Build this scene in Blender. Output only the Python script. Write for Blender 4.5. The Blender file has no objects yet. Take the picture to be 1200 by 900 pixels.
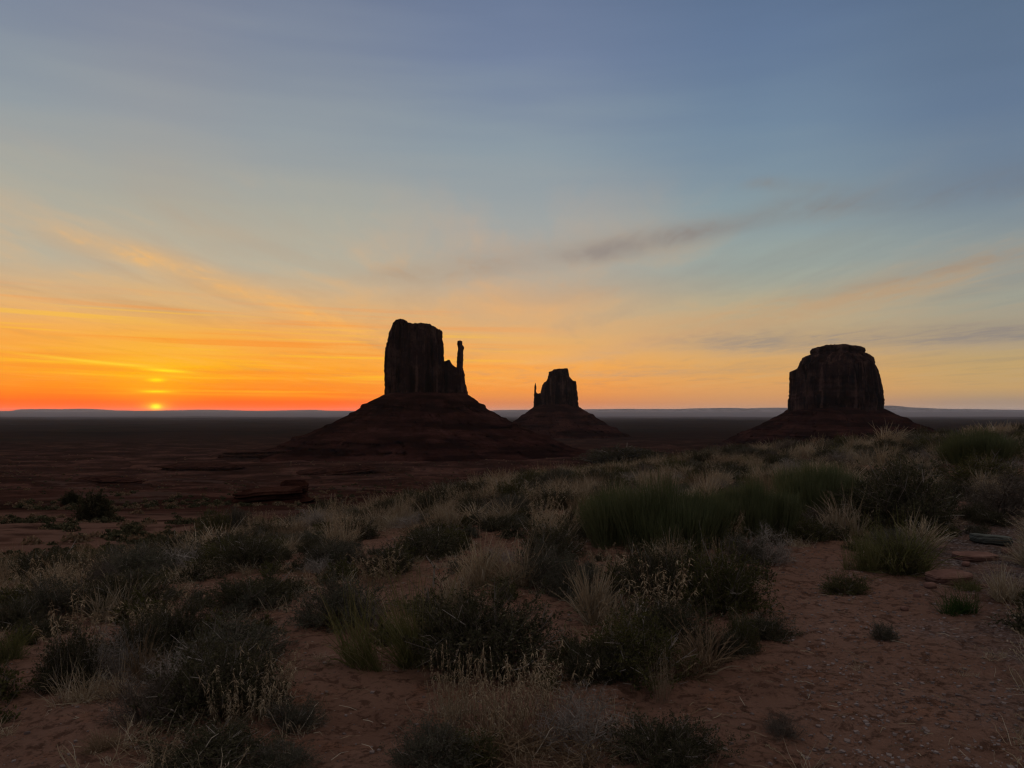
import bpy, math, random
import numpy as np
from mathutils import Vector, Matrix

R = math.radians
S = bpy.context.scene
COL = S.collection
random.seed(7)

# ------------------------------------------------------------------ camera
EYE = 1.6
PITCH = 1.96
FPX = 906.0                       # focal length in pixels of the 1200 px wide photo
cam_d = bpy.data.cameras.new('camera')
cam_d.sensor_fit = 'HORIZONTAL'
cam_d.sensor_width = 36.0
cam_d.lens = FPX / 1200 * 36.0
cam_d.clip_start = 0.05
cam_d.clip_end = 250000.0
cam = bpy.data.objects.new('camera', cam_d)
COL.objects.link(cam)
cam.location = (0, 0, EYE)
cam.rotation_euler = (R(90 + PITCH), 0, 0)
S.camera = cam

# ------------------------------------------------------------------ render
S.render.engine = 'CYCLES'
S.cycles.use_denoising = True
S.cycles.denoising_prefilter = 'ACCURATE'
S.cycles.pixel_filter_type = 'BLACKMAN_HARRIS'
S.cycles.filter_width = 1.3
S.cycles.max_bounces = 5
S.cycles.diffuse_bounces = 3
S.cycles.glossy_bounces = 1
S.cycles.transmission_bounces = 3
S.cycles.transparent_max_bounces = 4
S.cycles.volume_bounces = 0
S.cycles.sample_clamp_indirect = 4.0
S.view_settings.view_transform = 'Standard'
S.view_settings.look = 'None'
S.view_settings.exposure = 0.0
S.view_settings.gamma = 1.0
S.view_settings.use_curve_mapping = False

# ------------------------------------------------------------------ sky (world)
SUN_AZ = math.degrees(math.atan2(183 - 600, FPX))       # degrees from +Y, negative = towards -X
SUN_EL = 0.35
W = bpy.data.worlds.new('World')
S.world = W
W.use_nodes = True


def lin(c):
    out = []
    for v in c:
        v = v / 255.0
        out.append(v / 12.92 if v <= 0.04045 else ((v + 0.055) / 1.055) ** 2.4)
    return out


class NT:
    """short-hand for building node trees"""

    def __init__(self, tree):
        self.t = tree
        self.n = tree.nodes
        self.l = tree.links

    def put(self, sock, v):
        if isinstance(v, bpy.types.NodeSocket):
            self.l.new(v, sock)
        elif v is not None:
            sock.default_value = v

    def m(self, op, a, b=None, c=None, clamp=False):
        n = self.n.new('ShaderNodeMath')
        n.operation = op
        n.use_clamp = clamp
        for s, v in zip(n.inputs, (a, b, c)):
            self.put(s, v)
        return n.outputs[0]

    def vm(self, op, a, b=None, out=0):
        n = self.n.new('ShaderNodeVectorMath')
        n.operation = op
        self.put(n.inputs[0], a)
        if b is not None:
            self.put(n.inputs[1], b)
        return n.outputs[out]

    def comb(self, x, y, z=0.0):
        n = self.n.new('ShaderNodeCombineXYZ')
        for s, v in zip(n.inputs, (x, y, z)):
            self.put(s, v)
        return n.outputs[0]

    def sep(self, v):
        n = self.n.new('ShaderNodeSeparateXYZ')
        self.l.new(v, n.inputs[0])
        return n.outputs

    def mix(self, f, a, b, mode='MIX'):
        n = self.n.new('ShaderNodeMix')
        n.data_type = 'RGBA'
        n.blend_type = mode
        self.put(n.inputs[0], f)
        for s, v in ((n.inputs[6], a), (n.inputs[7], b)):
            if isinstance(v, (tuple, list)):
                v = (*v[:3], 1)
            self.put(s, v)
        return n.outputs[2]

    def ramp(self, f, stops, interp='LINEAR'):
        n = self.n.new('ShaderNodeValToRGB')
        cr = n.color_ramp
        cr.interpolation = interp
        while len(cr.elements) < len(stops):
            cr.elements.new(0.5)
        for e, (p, c) in zip(cr.elements, stops):
            e.position = p
        for e, (p, c) in zip(cr.elements, stops):
            e.color = (*c[:3], 1) if not isinstance(c, (int, float)) else (c, c, c, 1)
        self.put(n.inputs[0], f)
        return n.outputs[0]

    def noise(self, vec, scale, detail=4, rough=0.55, dist=0.0):
        n = self.n.new('ShaderNodeTexNoise')
        if vec is not None:
            self.l.new(vec, n.inputs['Vector'])
        n.inputs['Scale'].default_value = scale
        n.inputs['Detail'].default_value = detail
        n.inputs['Roughness'].default_value = rough
        n.inputs['Distortion'].default_value = dist
        return n.outputs['Fac']

    def sstep(self, v, a, b):
        n = self.n.new('ShaderNodeMapRange')
        n.interpolation_type = 'SMOOTHSTEP'
        self.put(n.inputs[0], v)
        n.inputs[1].default_value = a
        n.inputs[2].default_value = b
        return n.outputs[0]


ELEV = [0, .6, 1.5, 3, 5, 7, 10, 14, 19, 25, 32, 60, 90]
SKYCOL = {  # degrees of azimuth from the sun -> sRGB colour at each elevation above
    0: [(255, 74, 0), (255, 84, 0), (255, 134, 0), (255, 180, 10), (247, 174, 66), (222, 177, 118), (190, 177, 153), (174, 171, 157), (152, 157, 161), (130, 138, 155), (110, 120, 145), (146, 142, 144), (180, 168, 158)],
    9: [(255, 80, 0), (255, 96, 0), (255, 136, 12), (254, 162, 36), (246, 168, 74), (221, 176, 121), (187, 177, 155), (172, 171, 159), (148, 157, 163), (126, 137, 156), (106, 118, 145), (146, 142, 144), (180, 168, 158)],
    25: [(176, 122, 100), (214, 130, 80), (242, 150, 66), (250, 168, 74), (232, 174, 104), (214, 172, 126), (186, 170, 150), (160, 165, 164), (141, 155, 165), (117, 132, 159), (100, 116, 146), (146, 142, 144), (180, 168, 158)],
    43: [(150, 122, 106), (196, 142, 100), (216, 155, 94), (224, 166, 92), (205, 170, 120), (182, 170, 140), (158, 167, 158), (137, 155, 162), (115, 137, 159), (100, 121, 151), (88, 108, 138), (146, 142, 144), (180, 168, 158)],
    58: [(148, 130, 120), (160, 136, 116), (194, 156, 104), (194, 162, 108), (172, 158, 130), (157, 159, 146), (141, 154, 155), (115, 133, 151), (101, 121, 147), (92, 112, 138), (82, 100, 130), (146, 142, 144), (180, 168, 158)],
    110: [(100, 92, 98), (102, 94, 98), (104, 96, 100), (106, 100, 104), (106, 104, 110), (104, 105, 112), (102, 106, 116), (102, 107, 120), (104, 109, 123), (108, 113, 128), (112, 117, 131), (156, 147, 142), (180, 168, 158)],
    180: [(46, 42, 48), (48, 43, 48), (50, 44, 50), (54, 48, 54), (58, 52, 58), (62, 57, 63), (70, 66, 73), (78, 76, 85), (88, 88, 99), (98, 100, 112), (108, 111, 122), (156, 147, 142), (180, 168, 158)],
}


def build_sky():
    k = NT(W.node_tree)
    for n in list(k.n):
        k.n.remove(n)
    out = k.n.new('ShaderNodeOutputWorld')
    bg = k.n.new('ShaderNodeBackground')
    k.l.new(bg.outputs[0], out.inputs[0])
    tc = k.n.new('ShaderNodeTexCoord')
    d = k.vm('NORMALIZE', tc.outputs['Generated'])
    x, y, z = k.sep(d)
    # azimuth from the sun (signed, degrees) and elevation (degrees)
    sa = R(SUN_AZ)
    along = k.m('ADD', k.m('MULTIPLY', x, math.sin(sa)), k.m('MULTIPLY', y, math.cos(sa)))
    across = k.m('SUBTRACT', k.m('MULTIPLY', x, math.cos(sa)), k.m('MULTIPLY', y, math.sin(sa)))
    azd = k.m('MULTIPLY', k.m('ARCTAN2', across, along), 180 / math.pi)
    aza = k.m('ABSOLUTE', azd)
    el = k.m('MULTIPLY', k.m('ARCSINE', z), 180 / math.pi)
    elp = k.m('MAXIMUM', el, 0.0)
    # slight waviness so that the gradient's bands are not ruler-straight
    wob = k.noise(k.comb(k.m('MULTIPLY', azd, 0.05), k.m('MULTIPLY', el, 0.45), 3.1), 1.0, 3, .5)
    elw = k.m('MULTIPLY', elp, k.m('ADD', 1.0, k.m('MULTIPLY', k.m('SUBTRACT', wob, .5), 0.22)))
    e01 = k.m('POWER', k.m('DIVIDE', elw, 90.0), 0.5, clamp=True)
    keys = sorted(SKYCOL)
    cols = [k.ramp(e01, [((e / 90.0) ** .5, lin(c)) for e, c in zip(ELEV, SKYCOL[a])], 'LINEAR') for a in keys]
    sky = cols[0]
    for i in range(1, len(keys)):
        sky = k.mix(k.sstep(aza, keys[i - 1], keys[i]), sky, cols[i])
    # a Nishita sky under it all gives the natural falloff away from the sun
    nis = k.n.new('ShaderNodeTexSky')
    nis.sky_type = 'NISHITA'
    nis.sun_disc = False
    nis.sun_elevation = R(SUN_EL)
    nis.sun_rotation = R(SUN_AZ)
    nis.altitude = 1600
    nisc = k.mix(1.0, nis.outputs[0], (.12, .12, .12), 'MULTIPLY')
    sky = k.mix(0.03, sky, nisc)

    # ---- clouds: thin sheets on a plane overhead, seen in true perspective
    zc = k.m('MAXIMUM', z, 0.012)
    u = k.m('DIVIDE', x, zc)
    v = k.m('DIVIDE', y, zc)
    uv = k.comb(u, v, 0)
    wisp = k.noise(k.comb(k.m('MULTIPLY', u, 1.1), k.m('MULTIPLY', v, .30), 1.7), 1.0, 7, .58, .45)
    fine = k.noise(k.comb(k.m('MULTIPLY', u, 3.2), k.m('MULTIPLY', v, 1.1), 4.2), 1.0, 6, .6, .9)
    bend = k.m('MULTIPLY', k.m('SUBTRACT', k.noise(uv, .55, 4, .5), .5), 1.1)

    def band(p0, p1, w, ext=1.2, head=-.42, hw=.5):
        """soft streak along the line p0-p1 in the (u, v) plane"""
        dx, dy = p1[0] - p0[0], p1[1] - p0[1]
        L = math.hypot(dx, dy)
        dx, dy = dx / L, dy / L
        pu = k.m('SUBTRACT', u, p0[0])
        pv = k.m('SUBTRACT', v, p0[1])
        s = k.m('DIVIDE', k.m('ADD', k.m('MULTIPLY', pu, dx), k.m('MULTIPLY', pv, dy)), L)
        t = k.m('SUBTRACT', k.m('MULTIPLY', pu, dy), k.m('MULTIPLY', pv, dx))
        t = k.m('ADD', t, k.m('MULTIPLY', bend, w * 1.3))
        q = k.m('DIVIDE', t, w)
        g = k.m('EXPONENT', k.m('MULTIPLY', k.m('MULTIPLY', q, q), -1.0))
        ends = k.m('MULTIPLY', k.sstep(s, head, head + hw), k.m('SUBTRACT', 1.0, k.sstep(s, .8, 1 + .5 * ext)))
        return k.m('MULTIPLY', g, ends)

    def pp(px, py):
        h = 481.0 - py
        return ((px - 600) / h, FPX / h)

    warm = k.ramp(k.m('DIVIDE', aza, 60.0), [(0, lin((252, 184, 88))), (.3, lin((247, 178, 96))), (.45, lin((240, 176, 104))), (.72, lin((203, 167, 122))), (1, lin((178, 158, 132)))])
    dusk = k.ramp(k.m('DIVIDE', aza, 60.0), [(0, lin((190, 130, 80))), (.3, lin((176, 148, 122))), (.45, lin((156, 144, 135))), (.72, lin((134, 131, 128))), (1, lin((112, 116, 124)))])
    tex = k.sstep(wisp, .36, .62)
    texf = k.sstep(fine, .36, .66)
    micro = k.noise(k.comb(k.m('ADD', k.m('MULTIPLY', u, 7.0), k.m('MULTIPLY', v, .5)), k.m('MULTIPLY', v, 1.4), 7.7), 1.0, 5, .6, .7)
    texm = k.sstep(micro, .36, .66)
    both = k.m('ADD', k.m('ADD', k.m('MULTIPLY', tex, .42), k.m('MULTIPLY', texf, .33)), k.m('MULTIPLY', k.m('MULTIPLY', texm, texf), .4))

    # general thin veil
    low = k.m('MULTIPLY', k.sstep(el, .7, 2.2), k.m('SUBTRACT', 1.0, k.sstep(el, 8, 19)))
    veil = k.m('MULTIPLY', k.m('ADD', k.m('SUBTRACT', wisp, .48), k.m('MULTIPLY', k.m('SUBTRACT', k.m('MULTIPLY', texf, texm), .25), .07)), k.m('MULTIPLY', low, 1.5))
    sky = k.mix(k.m('MULTIPLY', veil, 1.0, clamp=True), sky, warm)
    sky = k.mix(k.m('MULTIPLY', veil, -0.8, clamp=True), sky, dusk)
    # bright streaks
    for p0, p1, w, s, *hd in ((pp(60, 262), pp(450, 398), .24, .6, 1.2, -.06, .16), (pp(330, 368), pp(400, 384), .22, .3),
                         (pp(640, 422), pp(1010, 362), .55, .48), (pp(0, 345), pp(130, 395), .6, .25)):
        sky = k.mix(k.m('MULTIPLY', band(p0, p1, w, *hd), k.m('MULTIPLY', k.m('ADD', both, .35), s), clamp=True), sky, warm)
    # darker streaks and smudges
    tan = k.mix(.2, warm, dusk)
    for p0, p1, w, s in ((pp(690, 418), pp(1230, 292), .62, 1.0), (pp(850, 407), pp(1230, 396), 2.8, .6)):
        sky = k.mix(k.m('MULTIPLY', band(p0, p1, w), k.m('MULTIPLY', k.m('ADD', both, .3), s), clamp=True), sky, tan)
    brown = k.mix(.62, warm, dusk)
    for p0, p1, w, s in ((pp(860, 402), pp(1240, 388), 1.7, .95), (pp(700, 440), pp(1000, 428), 2.2, .4)):
        sky = k.mix(k.m('MULTIPLY', band(p0, p1, w), k.m('MULTIPLY', k.m('ADD', both, .3), s), clamp=True), sky, brown)
    for p0, p1, w, s in ((pp(960, 345), pp(1230, 288), .22, .22), 
                         (pp(470, 325), pp(700, 292), .35, .5), (pp(690, 296), pp(860, 262), .22, .8),
                         (pp(895, 212), pp(965, 218), .10, .5), (pp(960, 240), pp(1240, 208), .30, .6),
                         (pp(620, 352), pp(760, 330), .5, .2), (pp(880, 250), pp(1000, 232), .16, .3)):
        sky = k.mix(k.m('MULTIPLY', band(p0, p1, w), k.m('MULTIPLY', k.m('ADD', both, .25), s), clamp=True), sky, dusk)
    # low horizontal layers by the sun
    lay = k.noise(k.comb(k.m('MULTIPLY', azd, .045), k.m('ADD', k.m('MULTIPLY', el, 2.3), k.m('MULTIPLY', azd, .03)), 9.4), 1.0, 4, .5)
    lw = k.m('MULTIPLY', k.m('SUBTRACT', 1.0, k.sstep(aza, 14, 32)), k.m('MULTIPLY', k.sstep(el, .6, 1.6), k.m('SUBTRACT', 1.0, k.sstep(el, 5.0, 9.0))))
    sky = k.mix(k.m('MULTIPLY', k.m('MULTIPLY', k.sstep(lay, .52, .68), lw), .55), sky, lin((255, 196, 40)))
    sky = k.mix(k.m('MULTIPLY', k.m('MULTIPLY', k.m('SUBTRACT', 1.0, k.sstep(lay, .32, .48)), lw), .5), sky, lin((250, 140, 40)))
    # the half-risen sun and its light pillar breaking through the layers
    def spot(e0, we, wa, a0=0.0, slope=0.0):
        de = k.m('SUBTRACT', el, e0) if not slope else k.m('SUBTRACT', el, k.m('ADD', k.m('MULTIPLY', azd, slope), e0))
        qe = k.m('DIVIDE', de, we)
        qa = k.m('DIVIDE', k.m('SUBTRACT', azd, a0), wa)
        return k.m('EXPONENT', k.m('MULTIPLY', k.m('ADD', k.m('MULTIPLY', qe, qe), k.m('MULTIPLY', qa, qa)), -1.0))
    for e0, we, wa, a0, sl, c, s in ((1.75, 1.3, 3.2, 0, 0, (255, 190, 0), .35), (1.28, .09, .95, 0, 0, (255, 225, 20), .9),
                                     (2.05, .13, .5, 0, 0, (255, 232, 20), .85), (2.72, .10, 1.3, .6, -.05, (255, 236, 30), .8), (2.85, .10, 4.5, -3.6, -.09, (255, 215, 60), .65),
                                     (.28, .34, .75, 0, 0, (255, 150, 2), .7), (.25, .17, .29, 0, 0, (255, 205, 8), 1.0)):
        b_ = 1 + .9 * max(0, 1 - e0 / .8)
        sky = k.mix(k.m('MULTIPLY', spot(e0, we, wa, a0, sl), s, clamp=True), sky, [v * b_ for v in lin(c)])
    # the last two degrees above the horizon are seen through the thick of the haze
    thru = k.m('EXPONENT', k.m('DIVIDE', .0024, k.m('MAXIMUM', z, .0024)))
    sky = k.mix(1.0, sky, k.comb(thru, thru, thru), 'MULTIPLY')
    bg.inputs['Strength'].default_value = 1.0
    k.l.new(sky, bg.inputs['Color'])


build_sky()

# ------------------------------------------------------------------ sun
sun_d = bpy.data.lights.new('sun', 'SUN')
sun_d.energy = 0.25
sun_d.angle = R(0.5)
sun_d.color = (1.0, .42, .12)
sun = bpy.data.objects.new('sun', sun_d)
COL.objects.link(sun)
_dir = Vector((math.sin(R(SUN_AZ)) * math.cos(R(SUN_EL)), math.cos(R(SUN_AZ)) * math.cos(R(SUN_EL)), math.sin(R(SUN_EL))))
sun.rotation_euler = (-_dir).to_track_quat('-Z', 'Y').to_euler()

HAZE_DENSITY = 1.2e-5
HAZE_COLOR = (.94, .94, .98)

# ------------------------------------------------------------------ helpers
def tag(o, label=None, cat=None, group=None, kind=None):
    if label: o['label'] = label
    if cat: o['category'] = cat
    if group: o['group'] = group
    if kind: o['kind'] = kind
    return o


def make_mesh(name, V, F, rnd=None, mats=(), midx=None, smooth=False):
    V = np.asarray(V, dtype=np.float32)
    F = np.asarray(F, dtype=np.int32)
    me = bpy.data.meshes.new(name)
    me.vertices.add(len(V))
    me.vertices.foreach_set('co', V.ravel())
    k = F.shape[1]
    me.loops.add(F.size)
    me.loops.foreach_set('vertex_index', F.ravel())
    me.polygons.add(len(F))
    me.polygons.foreach_set('loop_start', np.arange(0, F.size, k, dtype=np.int32))
    if midx is not None:
        me.polygons.foreach_set('material_index', np.asarray(midx, dtype=np.int32))
    me.polygons.foreach_set('use_smooth', np.full(len(F), smooth))
    if rnd is not None:
        a = me.attributes.new('rnd', 'FLOAT', 'POINT')
        a.data.foreach_set('value', np.asarray(rnd, dtype=np.float32))
    for m in mats:
        me.materials.append(m)
    me.update(calc_edges=True)
    return me


def link(name, me, parent=None):
    o = bpy.data.objects.new(name, me)
    COL.objects.link(o)
    if parent is not None:
        o.parent = parent
    return o


def hash2(ix, iy, seed):
    h = (ix.astype(np.int64) * 374761393 + iy.astype(np.int64) * 668265263 + seed * 2147483647) & 0xffffffff
    h = ((h ^ (h >> 13)) * 1274126177) & 0xffffffff
    h = h ^ (h >> 16)
    return (h & 0xffffff) / float(0xffffff)


def vnoise(x, y, seed=0):
    x = np.asarray(x, dtype=np.float64)
    y = np.asarray(y, dtype=np.float64)
    x, y = np.broadcast_arrays(x, y)
    ix, iy = np.floor(x), np.floor(y)
    fx, fy = x - ix, y - iy
    fx = fx * fx * fx * (fx * (fx * 6 - 15) + 10)
    fy = fy * fy * fy * (fy * (fy * 6 - 15) + 10)
    a, b = hash2(ix, iy, seed), hash2(ix + 1, iy, seed)
    c, d = hash2(ix, iy + 1, seed), hash2(ix + 1, iy + 1, seed)
    return (a + (b - a) * fx) * (1 - fy) + (c + (d - c) * fx) * fy


def fbm(x, y, seed=0, oct=4, gain=.5):
    s, a, t = 0.0, 1.0, 0.0
    for i in range(oct):
        s = s + a * (vnoise(np.asarray(x) * 2 ** i, np.asarray(y) * 2 ** i, seed + i * 17) * 2 - 1)
        t += a
        a *= gain
    return s / t


def sst(x, a, b):
    t = np.clip((np.asarray(x, dtype=np.float64) - a) / (b - a), 0, 1)
    return t * t * (3 - 2 * t)


# ------------------------------------------------------------------ terrain
PD = np.log([1, 13, 20, 30, 45, 66, 100, 150, 250, 400, 700, 1000, 1600, 3000, 6000, 12000, 90000])
PZ = np.array([0, -1.7, -2.95, -4.5, -6.2, -8.0, -11.4, -16.2, -26.0, -40, -65, -82, -88, -92, -92, -88, -80])
CX = np.array([-60, -20, -8.6, -4.8, 0, 4, 8, 16, 30, 80])
CY = np.array([9, 10, 12, 15.5, 19.5, 22, 24, 24, 24, 20])


def height(x, y):
    x = np.asarray(x, dtype=np.float64)
    y = np.asarray(y, dtype=np.float64)
    r = np.hypot(x, y)
    # the hill that the camera stands on
    xs = np.clip(x, -14, 26)
    hill = (np.where(xs > 0, .078, .19) * xs - 0.28) * sst(y, 1, 21)
    hill = hill + 0.085 * fbm(x / 3.1, y / 3.1, 3, 3) * sst(r, 2, 9) + 0.035 * fbm(x / .7, y / .7, 11, 4, .6)
    hill = hill + (.024 * fbm(x / .2, y / .2, 61, 3) + .022 * np.minimum(fbm(x / .33, y / .26, 63, 2) + .15, 0)) * (1 - sst(r, 12, 17))
    hill = hill + 0.16 * fbm(x / 7.5, y / 7.5, 41, 2) * sst(r, 7, 14)
    # the slope below it and the valley
    D = np.maximum(y, 1.0)
    D = np.where(y > 0, np.maximum(D, r * .55), D)
    low = np.interp(np.log(D), PD, PZ)
    low = low + 0.35 * fbm(x / 9, y / 9, 5, 4) * sst(D, 15, 40) \
        + 2.0 * fbm(x / 46, y / 46, 6, 4) * sst(D, 60, 180) \
        + 7.0 * fbm(x / 210, y / 210, 7, 4) * sst(D, 200, 700) \
        + 9.0 * fbm(x / 900, y / 900, 8, 4) * sst(D, 900, 2500)
    # terraces of harder rock
    st = 4.2
    q = low / st + .35 * fbm(x / 120, y / 120, 9, 3)
    fr = q - np.floor(q)
    ter = (np.floor(q) + sst(fr, .45, .55) - .35 * fbm(x / 120, y / 120, 9, 3)) * st
    low = low + (ter - low) * .85 * sst(D, 90, 200) * (1 - sst(D, 1500, 3000))
    yc = np.interp(x, CX, CY)
    w = sst(y - yc, -1.0, np.interp(x, [-9, -2], [9, 24.0]))
    steep = np.interp(x, [-12, -4, 2, 8], [0, .3, 1, 1])
    drop = np.minimum(0, -(np.maximum(y - yc, 0)) ** 1.5 * .035 * steep)
    return hill * (1 - w) + low * w + np.maximum(drop, -4) * (1 - w)


CAM_Z = EYE + float(height(0.0, 0.0))
cam.location.z = CAM_Z
_cp, _sp = math.cos(R(PITCH)), math.sin(R(PITCH))


def ray(px, py):
    a, b = px - 600.0, 450.0 - py
    d = np.array([a, FPX * _cp - b * _sp, FPX * _sp + b * _cp])
    return d / np.linalg.norm(d)


def ground_at(px, py, tmax=4000):
    """the point where the line of sight through a photo pixel meets the terrain"""
    d = ray(px, py)
    t = np.geomspace(1.5, tmax, 3000)
    z = CAM_Z + d[2] * t - height(d[0] * t, d[1] * t)
    i = np.argmax(z < 0)
    if z[i] >= 0:
        return None
    t0, t1 = t[i - 1], t[i]
    for _ in range(25):
        tm = (t0 + t1) / 2
        if CAM_Z + d[2] * tm - float(height(d[0] * tm, d[1] * tm)) < 0:
            t1 = tm
        else:
            t0 = tm
    return d[0] * t1, d[1] * t1, float(height(d[0] * t1, d[1] * t1))


def project(x, y, z):
    yy = y * _cp + (z - CAM_Z) * _sp
    zz = -y * _sp + (z - CAM_Z) * _cp
    return 600 + FPX * x / yy, 450 - FPX * zz / yy, yy


# ------------------------------------------------------------------ materials
def new_mat(name):
    m = bpy.data.materials.new(name)
    m.use_nodes = True
    k = NT(m.node_tree)
    for n in list(k.n):
        k.n.remove(n)
    out = k.n.new('ShaderNodeOutputMaterial')
    return m, k, out


def principled(k, out, color, rough=.9, spec=.15):
    b = k.n.new('ShaderNodeBsdfPrincipled')
    if isinstance(color, (tuple, list)):
        b.inputs['Base Color'].default_value = (*color[:3], 1)
    else:
        k.l.new(color, b.inputs['Base Color'])
    b.inputs['Roughness'].default_value = rough
    b.inputs['Specular IOR Level'].default_value = spec
    k.l.new(b.outputs[0], out.inputs[0])
    return b


def bump(k, b, h, strength=.6, dist=.02, prev=None):
    n = k.n.new('ShaderNodeBump')
    n.inputs['Strength'].default_value = strength
    n.inputs['Distance'].default_value = dist
    k.l.new(h, n.inputs['Height'])
    if prev is not None:
        k.l.new(prev, n.inputs['Normal'])
    k.l.new(n.outputs[0], b.inputs['Normal'])
    return n.outputs[0]


def leaf_mat(name, c0, c1, c2=None, trans=.25):
    """leaf or blade colour that varies from piece to piece and plant to plant"""
    m, k, out = new_mat(name)
    at = k.n.new('ShaderNodeAttribute')
    at.attribute_name = 'rnd'
    oi = k.n.new('ShaderNodeObjectInfo')
    f = at.outputs['Fac']
    col = k.ramp(f, [(0, c0), (.75, c1), (1, c2 or c1)])
    col = k.mix(k.m('MULTIPLY', oi.outputs['Random'], .55), col, tuple(a * .55 + b * .2 for a, b in zip(c0, c1)))
    df = k.n.new('ShaderNodeBsdfDiffuse')
    tr = k.n.new('ShaderNodeBsdfTranslucent')
    ms = k.n.new('ShaderNodeMixShader')
    k.l.new(col, df.inputs[0])
    k.l.new(col, tr.inputs[0])
    ms.inputs[0].default_value = trans
    k.l.new(df.outputs[0], ms.inputs[1])
    k.l.new(tr.outputs[0], ms.inputs[2])
    k.l.new(ms.outputs[0], out.inputs[0])
    return m


M = {}
M['sage'] = leaf_mat('sage_leaf', (.054, .050, .026), (.11, .10, .054), (.25, .215, .12))  # brightest leaf tone is a painted highlight
M['sage_grey'] = leaf_mat('grey_sage_leaf', (.080, .077, .052), (.15, .14, .092), (.27, .245, .17))
M['olive'] = leaf_mat('olive_leaf', (.066, .064, .022), (.13, .12, .044), (.26, .225, .10))
M['twig'] = leaf_mat('twig_bark', (.10, .076, .056), (.19, .15, .115), (.30, .25, .20), .0)
M['deadwood'] = leaf_mat('bleached_twig', (.20, .165, .13), (.40, .34, .28), (.56, .49, .42), .0)
M['straw'] = leaf_mat('dry_straw', (.28, .20, .12), (.52, .40, .25), (.74, .64, .48), .2)  # palest blade tone also paints in highlights on the grass
M['straw_brown'] = leaf_mat('brown_straw', (.17, .11, .065), (.30, .205, .12), (.42, .31, .20), .25)
M['broom'] = leaf_mat('broom_stem', (.10, .112, .048), (.175, .182, .082), (.28, .26, .135), .2)
M['green'] = leaf_mat('fresh_green_blade', (.035, .065, .015), (.065, .11, .028), (.11, .14, .05), .3)
M['yellowgreen'] = leaf_mat('yellow_green_blade', (.11, .11, .035), (.20, .185, .07), (.34, .28, .14), .3)


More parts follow.
